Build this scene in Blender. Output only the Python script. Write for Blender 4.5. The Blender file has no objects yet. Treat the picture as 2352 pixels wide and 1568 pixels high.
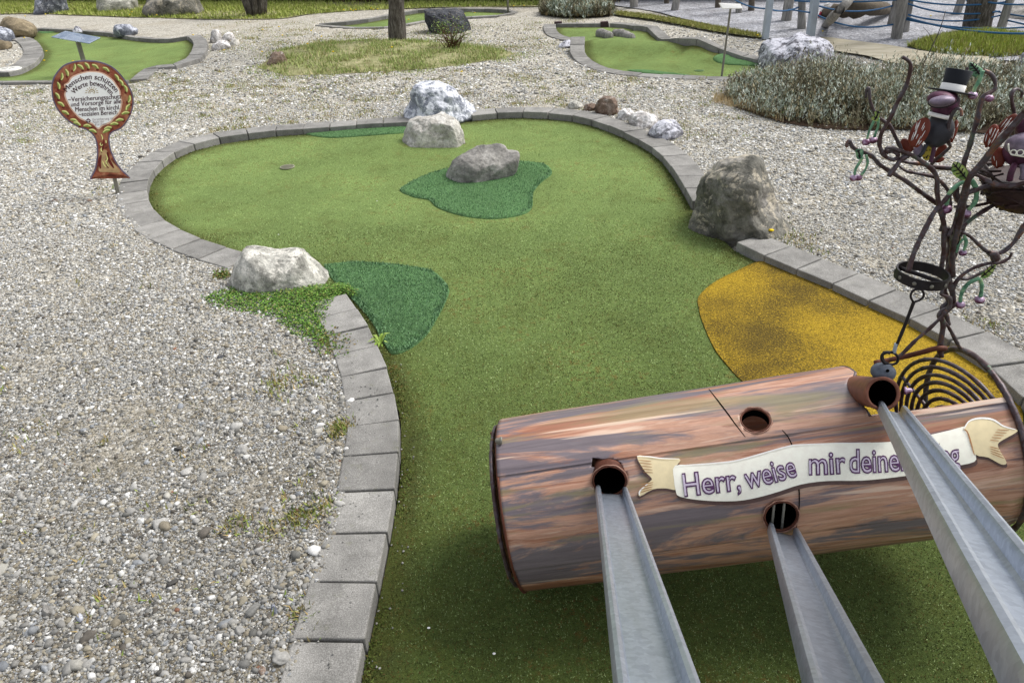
import bpy, bmesh, math, random
import numpy as np
from mathutils import Vector, Matrix, noise
from mathutils.geometry import delaunay_2d_cdt
random.seed(7); RNG = np.random.default_rng(7)
sc = bpy.context.scene
COL = sc.collection
# ------------------------------------------------------------------ camera
HC, PITCH, ROLL, FPX = 1.7, math.radians(31.5), 0.035, 1634.7     # FPX: focal length in units of a 2352-wide frame
CAM = np.array([0, 0, HC])
_R = np.array([1., 0, 0]); _U = np.array([0, math.sin(PITCH), math.cos(PITCH)]); FW = np.array([0, math.cos(PITCH), -math.sin(PITCH)])
CR = math.cos(ROLL) * _R - math.sin(ROLL) * _U
CU = math.sin(ROLL) * _R + math.cos(ROLL) * _U
cd = bpy.data.cameras.new('camera'); cam = bpy.data.objects.new('camera', cd); COL.objects.link(cam)
M = Matrix.Identity(4)
for i in range(3):
    M[i][0] = CR[i]; M[i][1] = CU[i]; M[i][2] = -FW[i]; M[i][3] = CAM[i]
cam.matrix_world = M
cd.sensor_width = 36; cd.lens = 36 * FPX / 2352; cd.clip_start = 0.05; cd.clip_end = 2000
sc.camera = cam
# ------------------------------------------------------------------ world, sun, exposure
SUN_EL, SUN_AZ = math.radians(54), math.radians(64)               # azimuth clockwise from +Y (towards +X)
w = bpy.data.worlds.new('World'); sc.world = w; w.use_nodes = True
nt = w.node_tree; nt.nodes.clear()
sky = nt.nodes.new('ShaderNodeTexSky'); sky.sky_type = 'NISHITA'; sky.sun_disc = False
sky.sun_elevation = SUN_EL; sky.sun_rotation = SUN_AZ; sky.dust_density = 4; sky.air_density = 1.2; sky.altitude = 400
hs = nt.nodes.new('ShaderNodeHueSaturation'); hs.inputs['Saturation'].default_value = 0.28; hs.inputs['Value'].default_value = 1.0
bg = nt.nodes.new('ShaderNodeBackground'); bg.inputs[1].default_value = 0.135
wo = nt.nodes.new('ShaderNodeOutputWorld')
nt.links.new(sky.outputs[0], hs.inputs['Color']); nt.links.new(hs.outputs[0], bg.inputs[0]); nt.links.new(bg.outputs[0], wo.inputs[0])
sl = bpy.data.lights.new('sun', 'SUN'); sl.energy = 2.1; sl.angle = math.radians(22); sl.color = (1, 0.97, 0.92)
so = bpy.data.objects.new('sun', sl); COL.objects.link(so)
so.rotation_euler = Vector((-math.sin(SUN_AZ) * math.cos(SUN_EL), -math.cos(SUN_AZ) * math.cos(SUN_EL), -math.sin(SUN_EL))).to_track_quat('-Z', 'Y').to_euler()
sc.view_settings.view_transform = 'Standard'; sc.view_settings.look = 'None'; sc.view_settings.gamma = 1
sc.view_settings.exposure = 0.57
# ------------------------------------------------------------------ geometry helpers
def ray(u, v):
    d = CR * (u - 1176) / FPX + CU * (784 - v) / FPX + FW
    return d / np.linalg.norm(d)
def G(u, v, z=0.0):
    d = ray(u, v); return CAM + d * ((z - HC) / d[2])
def PY(u, v, y):
    """point on the view ray at horizontal distance y"""
    d = ray(u, v); return CAM + d * (y / d[1])
def proj(P):
    p = np.asarray(P, float) - CAM; z = p @ FW
    return np.stack([1176 + FPX * (p @ CR) / z, 784 - FPX * (p @ CU) / z], -1)
def link(o):
    COL.objects.link(o); return o
def tag(o, label=None, cat=None, group=None, kind=None):
    if label: o['label'] = label
    if cat: o['category'] = cat
    if group: o['group'] = group
    if kind: o['kind'] = kind
    return o
WM = {}
def empty(name, loc, label, cat, group=None):
    o = link(bpy.data.objects.new(name, None)); o.location = Vector(loc); o.empty_display_size = .1
    WM[o] = Matrix.Translation(Vector(loc)); return tag(o, label, cat, group)
def adopt(o, parent):
    """parent o, whose own matrix is its world matrix, without moving it"""
    o.parent = parent; o.matrix_parent_inverse = WM.get(parent, Matrix.Identity(4)).inverted(); return o
def mk(name, verts, faces, mat, parent=None, smooth=True, col=None):
    me = bpy.data.meshes.new(name)
    verts = np.asarray(verts, dtype=np.float32).reshape(-1, 3)
    if isinstance(faces, np.ndarray):
        n, k = faces.shape
        me.vertices.add(len(verts)); me.vertices.foreach_set('co', verts.ravel())
        me.loops.add(n * k); me.loops.foreach_set('vertex_index', faces.astype(np.int32).ravel())
        me.polygons.add(n); me.polygons.foreach_set('loop_start', np.arange(0, n * k, k, dtype=np.int32))
        me.update(calc_edges=True)
    else:
        me.from_pydata([tuple(map(float, p)) for p in verts], [], [tuple(map(int, f)) for f in faces]); me.update()
    if smooth:
        me.polygons.foreach_set('use_smooth', np.ones(len(me.polygons), dtype=bool))
    if col is not None:
        a = me.color_attributes.new('Col', 'FLOAT_COLOR', 'POINT')
        c = np.ones((len(verts), 4), dtype=np.float32); c[:, :3] = col
        a.data.foreach_set('color', c.ravel())
    if mat: me.materials.append(mat)
    o = link(bpy.data.objects.new(name, me))
    if parent is not None: adopt(o, parent)
    return o
class MB:
    """collects shapes into one mesh"""
    def __init__(s): s.v = []; s.f = []; s.c = []
    def add(s, v, f, c=None):
        o = sum(len(x) for x in s.v); s.v.append(np.asarray(v, float).reshape(-1, 3)); s.f += [tuple(i + o for i in q) for q in f]
        s.c.append(np.tile(c if c is not None else (1, 1, 1), (len(s.v[-1]), 1)))
    def build(s, name, mat, parent=None, smooth=True):
        return mk(name, np.concatenate(s.v), s.f, mat, parent, smooth, col=np.concatenate(s.c))
def box(c, half, ax=None):
    ax = np.eye(3) if ax is None else np.asarray(ax)
    v = [np.asarray(c) + sx * half[0] * ax[0] + sy * half[1] * ax[1] + sz * half[2] * ax[2] for sx in (-1, 1) for sy in (-1, 1) for sz in (-1, 1)]
    return v, [(0, 1, 3, 2), (4, 6, 7, 5), (0, 4, 5, 1), (2, 3, 7, 6), (0, 2, 6, 4), (1, 5, 7, 3)]
def bevel(o, wdt=.003, seg=2, ang=40):
    m = o.modifiers.new('bevel', 'BEVEL'); m.width = wdt; m.segments = seg; m.limit_method = 'ANGLE'; m.angle_limit = math.radians(ang); return o
def catmull(pts, n=8, closed=False):
    P = np.asarray(pts, float); N = len(P); out = []
    rng = range(N if closed else N - 1)
    for i in rng:
        if closed: a, b, c, d = P[(i - 1) % N], P[i], P[(i + 1) % N], P[(i + 2) % N]
        else: a, b, c, d = P[max(i - 1, 0)], P[i], P[i + 1], P[min(i + 2, N - 1)]
        for t in np.arange(n) / n:
            out.append(.5 * ((2 * b) + (-a + c) * t + (2 * a - 5 * b + 4 * c - d) * t * t + (-a + 3 * b - 3 * c + d) * t ** 3))
    if not closed: out.append(P[-1])
    return np.array(out)
def tube(pts, rad, k=8, closed=False, wob=0, sub=5, rough=0):
    P = catmull(pts, sub, closed) if sub > 1 else np.asarray(pts, float)
    n = len(P); R = np.interp(np.linspace(0, 1, n), np.linspace(0, 1, len(np.atleast_1d(rad))), np.atleast_1d(rad)) if np.ndim(rad) else np.full(n, rad)
    V = []; T = np.gradient(P, axis=0) if not closed else np.roll(P, -1, 0) - np.roll(P, 1, 0)
    T /= np.linalg.norm(T, axis=1)[:, None] + 1e-12
    up = np.array([.13, .21, .97]); 
    if abs(T[0] @ up) > .9: up = np.array([1., .1, 0])
    e1 = np.cross(T[0], up); e1 /= np.linalg.norm(e1)
    for i in range(n):
        e1 = e1 - T[i] * (e1 @ T[i]); e1 /= np.linalg.norm(e1); e2 = np.cross(T[i], e1)
        rr = R[i] * (1 + wob * noise.noise(Vector(P[i] * 60)) * 1.5)
        for j in range(k):
            a = 2 * math.pi * j / k
            V.append(P[i] + (e1 * math.cos(a) + e2 * math.sin(a)) * rr * (1 + rough * random.uniform(-1, 1)))
    F = []
    for i in range(n if closed else n - 1):
        for j in range(k):
            a, b = i * k + j, i * k + (j + 1) % k; c, d = ((i + 1) % n) * k + (j + 1) % k, ((i + 1) % n) * k + j
            F.append((a, b, c, d))
    if not closed:
        F.append(tuple(range(k - 1, -1, -1))); F.append(tuple((n - 1) * k + j for j in range(k)))
    return V, F
_ico = {}
def ico(sub):
    if sub not in _ico:
        bm = bmesh.new(); bmesh.ops.create_icosphere(bm, subdivisions=sub, radius=1)
        _ico[sub] = (np.array([v.co[:] for v in bm.verts]), np.array([[v.index for v in f.verts] for f in bm.faces])); bm.free()
    return _ico[sub]
def ell(c, rx, ry, rz, ax=None, sub=3, fn=None):
    v, f = ico(sub); v = v.copy()
    if fn: v = np.array([fn(*p) for p in v])
    ax = np.eye(3) if ax is None else np.asarray(ax)
    V = np.asarray(c) + v[:, :1] * rx * ax[0] + v[:, 1:2] * ry * ax[1] + v[:, 2:3] * rz * ax[2]
    return V, [tuple(q) for q in f]
def lathe(prof, c, ax, k=24, cap=True):
    """prof: list of (r, h) along ax[2]"""
    V = []; 
    for r, h in prof:
        for j in range(k):
            a = 2 * math.pi * j / k
            V.append(np.asarray(c) + ax[0] * r * math.cos(a) + ax[1] * r * math.sin(a) + ax[2] * h)
    F = [(i * k + j, i * k + (j + 1) % k, (i + 1) * k + (j + 1) % k, (i + 1) * k + j) for i in range(len(prof) - 1) for j in range(k)]
    if cap: F += [tuple(range(k - 1, -1, -1)), tuple((len(prof) - 1) * k + j for j in range(k))]
    return V, F
def inpoly(x, y, poly):
    x = np.asarray(x); y = np.asarray(y); r = np.zeros(x.shape, bool); n = len(poly)
    for i in range(n):
        x1, y1 = poly[i][:2]; x2, y2 = poly[(i + 1) % n][:2]
        if y1 == y2: continue
        c = ((y1 > y) != (y2 > y)) & (x < (x2 - x1) * (y - y1) / (y2 - y1) + x1); r ^= c
    return r
def dist_poly(x, y, poly, closed=True):
    p = np.stack([x, y], -1); best = np.full(p.shape[:-1], 1e9); n = len(poly)
    for i in range(n if closed else n - 1):
        a = np.array(poly[i][:2]); b = np.array(poly[(i + 1) % n][:2]); ab = b - a
        t = np.clip(((p - a) @ ab) / (ab @ ab + 1e-12), 0, 1); best = np.minimum(best, np.linalg.norm(p - (a + t[..., None] * ab), axis=-1))
    return best
def fill2d(poly, step):
    """triangulate a 2-D polygon with inner grid points"""
    poly = np.asarray(poly, float)[:, :2]; lo, hi = poly.min(0), poly.max(0)
    gx, gy = np.meshgrid(np.arange(lo[0], hi[0], step), np.arange(lo[1], hi[1], step))
    gx = gx + RNG.uniform(-.2, .2, gx.shape) * step; gy = gy + RNG.uniform(-.2, .2, gy.shape) * step
    ok = inpoly(gx, gy, poly) & (dist_poly(gx, gy, poly) > step * .45)
    pts = [Vector(p) for p in poly] + [Vector((a, b)) for a, b in zip(gx[ok], gy[ok])]
    n = len(poly)
    r = delaunay_2d_cdt(pts, [(i, (i + 1) % n) for i in range(n)], [list(range(n))], 1, 1e-7)
    return np.array([p[:] for p in r[0]]), [tuple(f) for f in r[2]]
def mass(tv, tf, pos, scl, rot=None, col=None):
    """merge many transformed copies of a template; scl (n,3), rot (n,3,3)"""
    n = len(pos); k = len(tv)
    V = tv[None] * scl[:, None, :]
    if rot is not None: V = np.einsum('nij,nkj->nki', rot, V)
    V = V + pos[:, None, :]
    F = tf[None] + (np.arange(n) * k)[:, None, None]
    C = None if col is None else np.repeat(col, k, 0)
    return V.reshape(-1, 3), F.reshape(-1, tf.shape[1]), C
def rotz(a, tilt=None):
    n = len(a); c, s = np.cos(a), np.sin(a); R = np.zeros((n, 3, 3)); R[:, 0, 0] = c; R[:, 0, 1] = -s; R[:, 1, 0] = s; R[:, 1, 1] = c; R[:, 2, 2] = 1
    if tilt is not None:
        ct, st = np.cos(tilt), np.sin(tilt); X = np.zeros((n, 3, 3)); X[:, 0, 0] = 1; X[:, 1, 1] = ct; X[:, 1, 2] = -st; X[:, 2, 1] = st; X[:, 2, 2] = ct
        R = R @ X
    return R
# ------------------------------------------------------------------ materials
def s2l(c):
    if isinstance(c, str): c = [int(c[i:i + 2], 16) / 255 for i in (0, 2, 4)]
    return tuple(x / 12.92 if x <= .04045 else ((x + .055) / 1.055) ** 2.4 for x in c)
class Mat:
    def __init__(s, name, rough=.8, metal=0, spec=.3):
        s.m = bpy.data.materials.new(name); s.m.use_nodes = True; s.t = s.m.node_tree; s.t.nodes.clear()
        s.out = s.n('ShaderNodeOutputMaterial'); s.b = s.n('ShaderNodeBsdfPrincipled')
        s.t.links.new(s.b.outputs[0], s.out.inputs[0])
        s.b.inputs['Roughness'].default_value = rough; s.b.inputs['Metallic'].default_value = metal; s.b.inputs['Specular IOR Level'].default_value = spec
        s.co = s.n('ShaderNodeTexCoord').outputs['Object']
    def n(s, t, **k):
        x = s.t.nodes.new(t)
        for a, b in k.items(): setattr(x, a, b)
        return x
    def l(s, a, b): s.t.links.new(a, b)
    def mapping(s, scale, vec=None, loc=(0, 0, 0), rot=(0, 0, 0)):
        x = s.n('ShaderNodeMapping'); x.inputs['Scale'].default_value = scale; x.inputs['Location'].default_value = loc; x.inputs['Rotation'].default_value = rot
        s.l(vec or s.co, x.inputs[0]); return x.outputs[0]
    def noise(s, scale, detail=4, rough=.55, dist=0, vec=None):
        x = s.n('ShaderNodeTexNoise'); x.inputs['Scale'].default_value = scale; x.inputs['Detail'].default_value = detail
        x.inputs['Roughness'].default_value = rough; x.inputs['Distortion'].default_value = dist; s.l(vec or s.co, x.inputs[0]); return x.outputs['Fac']
    def vor(s, scale, feature='F1', out='Distance', rand=1, vec=None):
        x = s.n('ShaderNodeTexVoronoi', feature=feature); x.inputs['Scale'].default_value = scale; x.inputs['Randomness'].default_value = rand
        s.l(vec or s.co, x.inputs[0]); return x.outputs[out]
    def ramp(s, fac, stops, interp='LINEAR'):
        x = s.n('ShaderNodeValToRGB'); r = x.color_ramp; r.interpolation = interp
        while len(r.elements) < len(stops): r.elements.new(.5)
        for e, (p, c) in zip(r.elements, stops):
            e.position = p; e.color = (*(c if isinstance(c, tuple) else s2l(c) if isinstance(c, str) else (c, c, c)), 1)
        s.l(fac, x.inputs[0]); return x.outputs[0]
    def mix(s, a, b, fac, mode='MIX'):
        x = s.n('ShaderNodeMix', data_type='RGBA', blend_type=mode)
        for i, q in ((0, fac), (6, a), (7, b)):
            if isinstance(q, (int, float)): x.inputs[i].default_value = q if i == 0 else (q, q, q, 1)
            elif isinstance(q, tuple): x.inputs[i].default_value = (*q, 1)
            elif isinstance(q, str): x.inputs[i].default_value = (*s2l(q), 1)
            else: s.l(q, x.inputs[i])
        return x.outputs[2]
    def math(s, op, a, b=0, c=None, clamp=False):
        x = s.n('ShaderNodeMath', operation=op, use_clamp=clamp)
        for i, q in enumerate((a, b) if c is None else (a, b, c)):
            if isinstance(q, (int, float)): x.inputs[i].default_value = q
            else: s.l(q, x.inputs[i])
        return x.outputs[0]
    def attr(s, name='Col', out='Color'):
        x = s.n('ShaderNodeAttribute', attribute_name=name); return x.outputs[out]
    def sep(s, vec=None):
        x = s.n('ShaderNodeSeparateXYZ'); s.l(vec or s.co, x.inputs[0]); return x.outputs
    def base(s, c):
        if isinstance(c, str): c = s2l(c)
        if isinstance(c, tuple): s.b.inputs['Base Color'].default_value = (*c, 1)
        else: s.l(c, s.b.inputs['Base Color'])
        return s
    def rough(s, c): s.l(c, s.b.inputs['Roughness']); return s
    def bump(s, h, strength=.5, dist=.01):
        x = s.n('ShaderNodeBump'); x.inputs['Strength'].default_value = strength; x.inputs['Distance'].default_value = dist
        s.l(h, x.inputs['Height'])
        if s.b.inputs['Normal'].links: s.l(s.b.inputs['Normal'].links[0].from_socket, x.inputs['Normal'])
        s.l(x.outputs[0], s.b.inputs['Normal']); return s
def simple(name, c, rough=.7, var=.25, scale=30, metal=0, bump=.2, spec=.3, dist=.003):
    m = Mat(name, rough, metal, spec); c = s2l(c) if isinstance(c, str) else c
    n = m.noise(scale, 5, .6); f = m.ramp(n, [(.3, tuple(x * (1 - var) for x in c)), (.7, tuple(min(1, x * (1 + var)) for x in c))])
    m.base(f); m.bump(n, bump, dist); return m.m
def vcol(name, rough=.8, spec=.3, var=.2, scale=200, trans=False):
    m = Mat(name, rough, 0, spec); n = m.noise(scale, 3)
    m.base(m.mix(m.attr(), m.ramp(n, [(.3, 1 - var), (.7, 1 + var * .3)]), 1., 'MULTIPLY')); return m.m

# gravel ground
m = Mat('gravel', .9, 0, .2)
n0 = m.noise(.9, 4, .6); n1 = m.noise(5, 5, .65)
v1 = m.vor(95, out='Color'); d1 = m.vor(95); v2 = m.vor(42, out='Color'); d2 = m.vor(42); v3 = m.vor(210, out='Color')
c1 = m.ramp(m.sep(v1)[0], [(0, '5f5c55'), (.22, '87837a'), (.5, 'a5a198'), (.78, 'c3bfb6'), (1, 'e6e3dc')])
c2 = m.ramp(m.sep(v2)[1], [(0, '6a655a'), (.3, '9a9384'), (.65, 'b9b2a1'), (.9, 'dcd7ca'), (1, 'f5f2ea')])
c = m.mix(c1, c2, .45)
c = m.mix(c, m.ramp(m.sep(v3)[2], [(0, .5), (.5, .95), (1, 1.25)]), .8, 'MULTIPLY')
c = m.mix(c, m.ramp(n1, [(.3, '8d8672'), (.55, 'ffffff'), (.75, 'ffffff')]), .35, 'MULTIPLY')
c = m.mix(c, m.mix(c, '8a7d62', .5), m.ramp(n0, [(.52, 0.), (.68, .7)]))
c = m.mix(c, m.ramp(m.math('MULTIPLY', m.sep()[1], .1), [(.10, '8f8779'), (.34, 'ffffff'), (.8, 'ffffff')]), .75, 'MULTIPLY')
c = m.mix(c, 'd8d2c4', m.ramp(m.math('MULTIPLY', m.sep()[1], .1), [(.4, 0.), (.8, .15)]))  # damp dirt darkens it near; grazing-view brightness painted in farther off
m.base(c)
h = m.math('SUBTRACT', 1, m.math('ADD', m.math('MULTIPLY', d1, .5), m.math('MULTIPLY', d2, .7)))
m.bump(h, .9, .012); GRAVEL = m.m
# fine grey gravel of the playground
m = Mat('playground_gravel', .9, 0, .2)
n1 = m.noise(3, 5, .6); v1 = m.vor(60, out='Color'); n2 = m.noise(14, 5, .7)
c = m.ramp(m.sep(v1)[0], [(0, '85858a'), (.4, 'a2a3a9'), (.8, 'bcbdc3'), (1, 'dcdce2')])
c = m.mix(c, m.ramp(n2, [(.35, .72), (.6, 1.05)]), .9, 'MULTIPLY')
c = m.mix(c, m.ramp(n1, [(.3, '8a857c'), (.6, 'ffffff')]), .5, 'MULTIPLY')
m.base(c); m.bump(n2, .8, .05); PGRAVEL = m.m
# artificial turf
def turf(name, lo, mid, hi, moss=.5, fine=420, bumpd=.004, soil=None, stain=.5):
    m = Mat(name, .95, 0, .1)
    f = m.noise(fine, 3, .7); f2 = m.noise(fine * .22, 4, .7); big = m.noise(1.1, 4, .6); md = m.noise(7, 5, .65)
    c = m.ramp(f, [(.25, lo), (.5, mid), (.78, hi)])
    c = m.mix(c, m.ramp(f2, [(.3, .5), (.5, 1.0), (.75, 1.3)]), .8, 'MULTIPLY')
    c = m.mix(c, m.ramp(m.noise(34, 5, .8), [(.3, .68), (.52, 1.), (.7, 1.15)]), .8, 'MULTIPLY')
    c = m.mix(c, m.ramp(big, [(.38, .74), (.62, 1.1)]), .9, 'MULTIPLY')
    if moss > .3: c = m.mix(c, m.ramp(m.math('MULTIPLY', m.sep()[1], .1), [(.10, '8a8868'), (.24, 'cfcfbf'), (.45, 'ffffff')]), .85, 'MULTIPLY')  # partly wear; vignette and view-angle darkening painted into the near turf
    if moss > .3: c = m.mix(c, '4a4a1e', m.math('MULTIPLY', m.ramp(m.noise(3.1, 7, .75, .4), [(.50, 0.), (.68, 1.)]), .5))
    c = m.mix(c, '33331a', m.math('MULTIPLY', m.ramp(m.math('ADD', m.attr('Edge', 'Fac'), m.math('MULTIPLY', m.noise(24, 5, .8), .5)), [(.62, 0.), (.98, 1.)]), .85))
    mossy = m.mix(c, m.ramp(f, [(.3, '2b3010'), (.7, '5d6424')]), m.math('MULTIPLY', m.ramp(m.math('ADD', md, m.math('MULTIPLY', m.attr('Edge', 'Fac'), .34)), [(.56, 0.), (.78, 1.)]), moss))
    br = m.noise(16, 4, .7); br2 = m.noise(2.2, 3, .5)
    st = m.math('MULTIPLY', m.ramp(br, [(.56, 0.), (.68, 1.)]), m.ramp(br2, [(.48, 0.), (.60, 1.)]))
    c = m.mix(mossy, '6b3f1a', m.math('MULTIPLY', st, stain))
    if stain > 0: c = m.mix(c, '6b4222', m.math('MULTIPLY', m.ramp(m.noise(40, 5, .85), [(.56, 0.), (.62, 1.)]), m.ramp(m.noise(1.1, 4, .6), [(.48, 0.), (.58, .8)])))
    m.base(c); m.b.inputs['Sheen Weight'].default_value = .55; m.b.inputs['Sheen Roughness'].default_value = .45; m.b.inputs['Sheen Tint'].default_value = (*s2l(hi), 1)
    m.bump(f2, .8, bumpd * 2); m.bump(f, .9, bumpd); return m.m
TURF = turf('putting_turf', '475830', '708549', '9aaf70', moss=.45)
TURF_DK = turf('dark_turf', '38583a', '59804f', '86ab76', moss=.15, fine=260, bumpd=.008, stain=0.)
# yellow rubber-crumb patch
m = Mat('yellow_turf', .9, 0, .2)
f = m.noise(260, 3, .75); v = m.vor(190, out='Color'); big = m.noise(5, 4, .6); b2 = m.noise(1.6, 3, .5)
c = m.ramp(f, [(.28, '4a3508'), (.45, '9a8018'), (.6, 'c8a42e'), (.78, 'e0c062')])
c = m.mix(c, m.ramp(m.sep(v)[0], [(0, .45), (.4, .9), (1, 1.25)]), .8, 'MULTIPLY')
sp_ = m.noise(120, 4, .85); sp2_ = m.noise(190, 3, .9); lo_ = m.math('ADD', m.math('MULTIPLY', m.noise(1.5, 3, .5), .75), m.math('MULTIPLY', m.math('ADD', sp_, sp2_), .55))
c = m.mix(c, '3b3219', m.math('MULTIPLY', m.ramp(lo_, [(.90, 0.), (1.0, 1.)]), .85))
m.base(c); m.bump(f, 1, .008); YEL = m.m
# concrete kerb
m = Mat('kerb_concrete', .9, 0, .2)
f = m.noise(300, 4, .7); md = m.noise(9, 5, .65); ob = m.n('ShaderNodeObjectInfo').outputs['Random']
c = m.ramp(f, [(.3, '6a6864'), (.5, '8a8884'), (.72, 'b2b0ac')])
c = m.mix(c, m.ramp(md, [(.3, .62), (.65, 1.12)]), .9, 'MULTIPLY')
c = m.mix(c, m.ramp(ob, [(0, .80), (1, 1.14)]), 1., 'MULTIPLY')
c = m.mix(c, '5e6140', m.math('MULTIPLY', m.ramp(m.noise(22, 5, .7), [(.6, 0.), (.75, 1.)]), .45))
m.base(c); m.bump(f, .5, .002); m.bump(md, .3, .003); KERB = m.m
# rocks
def rock_mat(name, dark, mid, light, patch=None, amt=.5, scale=6, lines=.4, blue=None, vs=1.):
    m = Mat(name, .85, 0, .3)
    n1 = m.noise(scale, 8, .68, .6); n2 = m.noise(scale * 5, 6, .7); n3 = m.noise(scale * .5, 4, .6, 1.2)
    c = m.ramp(n1, [(.3, dark), (.5, mid), (.68, light)])
    c = m.mix(c, m.ramp(n2, [(.3, .45), (.5, 1.), (.7, 1.2)]), .85, 'MULTIPLY')
    if patch:
        z = m.sep(m.n('ShaderNodeNewGeometry').outputs['Normal'])[2]
        pm = m.ramp(m.math('ADD', m.noise(scale * 1.6, 10, .8, .5), m.math('MULTIPLY', z, .06)), [(.62 - amt * .2, 0.), (.66 - amt * .17, 1.)])
        c = m.mix(c, patch, m.math('MULTIPLY', pm, .85))
    crack = m.vor(scale * 1.3, 'DISTANCE_TO_EDGE', vec=m.mapping((1, 1, 2.2), rot=(.5, .4, .2)))
    ck = m.math('MULTIPLY', m.ramp(m.math('ADD', crack, m.math('MULTIPLY', n2, .08)), [(.03, 1.), (.075, 0.)]), m.ramp(n3, [(.45, 0.), (.6, 1.)]))
    c = m.mix(c, dark, m.math('MULTIPLY', ck, lines))
    c = m.mix(c, m.ramp(m.noise(scale * 16, 5, .8), [(.32, .55), (.5, 1.), (.68, 1.18)]), .75, 'MULTIPLY')
    if blue: c = m.mix(c, blue, m.ramp(n3, [(.5, 0.), (.62, .6)]))
    m.base(c); m.bump(n1, .5, .03 * vs); m.bump(n2, .8, .010 * vs); return m.m
ROCK_PALE = rock_mat('pale_limestone', '66645e', 'a3a199', 'cbc9c0', 'dedad0', .4, 9)
ROCK_CREAM = rock_mat('cream_limestone', '7b7872', 'b3afa7', 'dad6ce', 'cfccc6', .3, 7, .3)
ROCK_TAUPE = rock_mat('taupe_sandstone', '5f5d5a', '8d8a85', 'aba8a2', None, .3, 6, .5)
ROCK_SLATE = rock_mat('grey_blue_rock_with_white_crust', '3f424a', '6c707b', '9296a1', 'c6c9d3', .42, 6, .6)
ROCK_BLUEWHITE = rock_mat('blue_grey_rock_with_white_crust', '474b55', '858995', 'b4b8c2', 'e3e5ec', .62, 6, .7)
ROCK_DARK = rock_mat('dark_grey_rock', '35352f', '6c6a62', '94908a', 'b3aa98', .34, 5, .9)
ROCK_BLACK = rock_mat('blackish_rock', '22242a', '42444a', '62646a', '8b8273', .05, 7, .6, vs=1.8)
ROCK_WHITE = rock_mat('white_crusted_rock', '3a3a41', '737279', 'a9a8b1', 'dcdce5', .62, 6, .8)
ROCK_CHALK = rock_mat('chalky_white_rock', '77706c', 'b5b0ac', 'dedbd8', 'efecea', .5, 9, .8)
ROCK_BROWN = rock_mat('brown_rock', '4a3b30', '7a6658', '9b8c80', 'b0aaa4', .2, 10, .4)
ROCK_TAN = rock_mat('tan_rock', '59503f', '837660', 'a09277', None, .2, 5, .3)
# plants
GRASSM = vcol('grass_blades', .8, .2, .2, 40)
LEAFM = vcol('leaves', .7, .3, .2, 90)
PEBM = vcol('pebbles', .75, .35, .25, 160)
BARK = Mat('bark', .95, 0, .15)
_mp = BARK.mapping((1, 1, .25)); _n = BARK.noise(38, 6, .7, .4, vec=_mp); _n2 = BARK.noise(9, 4, .6)
_c = BARK.mix(BARK.ramp(_n, [(.3, '2e2a26'), (.5, '5c5650'), (.72, '8a8680')]), BARK.ramp(_n2, [(.3, .8), (.7, 1.1)]), .8, 'MULTIPLY')
BARK.base(_c); BARK.bump(_n, 1, .02); BARK = BARK.m
m = Mat('weathered_wood', .9, 0, .15); mp = m.mapping((1, 1, .12)); n1 = m.noise(30, 6, .7, .3, vec=mp)
m.base(m.mix(m.ramp(n1, [(.3, '5d5a58'), (.5, '8d8a86'), (.7, 'aeaba6')]), m.ramp(m.noise(4, 4), [(.3, .75), (.7, 1.1)]), .8, 'MULTIPLY')); m.bump(n1, .8, .01); POST = m.m
STEEL = simple('galvanised_steel_post', 'a9b4c0', .45, .08, 12, metal=.3)
GREYSTEEL = simple('dull_sign_post_metal', '7d7a70', .6, .15, 20, metal=.3)
m = Mat('galvanised_channel', .38, .8, .5)
v = m.vor(130, out='Color'); n1 = m.noise(9, 4, .6); n2 = m.noise(260, 3, .6)
m.base(m.mix(m.mix(m.ramp(m.sep(v)[0], [(0, 'a6aebb'), (1, 'bac2ce')]), m.ramp(n1, [(.3, .92), (.7, 1.04)]), .9, 'MULTIPLY'), m.ramp(n2, [(.3, .93), (.7, 1.04)]), 1., 'MULTIPLY'))
scr = m.noise(1, 4, .7, vec=m.mapping((60, 6, 6), rot=(0, 0, .3)))
m.rough(m.ramp(scr, [(.3, .34), (.7, .42)])); m.bump(n2, .2, .0006); CHAN = m.m
# painted bark on the barrel: streaks run along its local X axis
m = Mat('painted_log', .42, .0, .45)
mp = m.mapping((.9, 10, 10)); s1 = m.noise(1., 9, .7, 1.1, vec=mp)
mp2 = m.mapping((.75, 7, 7), loc=(3, 1, 7)); s2 = m.noise(1., 8, .66, 1.4, vec=mp2)
mp3 = m.mapping((3, 85, 85)); s3 = m.noise(1., 8, .75, .3, vec=mp3)
mp4 = m.mapping((1.1, 9, 9), loc=(9, 4, 2)); s4 = m.noise(1., 4, .6, 1.5, vec=mp4)
c = m.ramp(s1, [(.28, '6b3f2d'), (.38, '92604a'), (.46, 'a5775f'), (.5, 'bc947f'), (.56, 'ab8069'), (.64, 'c8a995'), (.74, 'dcc6b0')])
c = m.mix(c, '5d5e69', m.ramp(s2, [(.475, 0.), (.535, .85)]))
c = m.mix(c, '857c58', m.ramp(s4, [(.56, 0.), (.66, .7)]))
c = m.mix(c, m.ramp(s3, [(.3, .62), (.5, 1.), (.72, 1.3)]), .8, 'MULTIPLY')
b5 = m.noise(1., 3, .5, .3, vec=m.mapping((1.6, 30, 30), loc=(2, 5, 1))); c = m.mix(c, 'e0c9b4', m.ramp(b5, [(.63, 0.), (.67, .6)])); c = m.mix(c, '3d3540', m.ramp(b5, [(.30, .6), (.35, 0.)]))
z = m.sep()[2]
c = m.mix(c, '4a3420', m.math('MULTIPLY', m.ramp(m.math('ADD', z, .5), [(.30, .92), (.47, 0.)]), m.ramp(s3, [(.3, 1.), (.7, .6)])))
m.base(c); m.bump(s3, .35, .002); m.rough(m.ramp(s3, [(.3, .35), (.7, .55)])); LOGM = m.m
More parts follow.
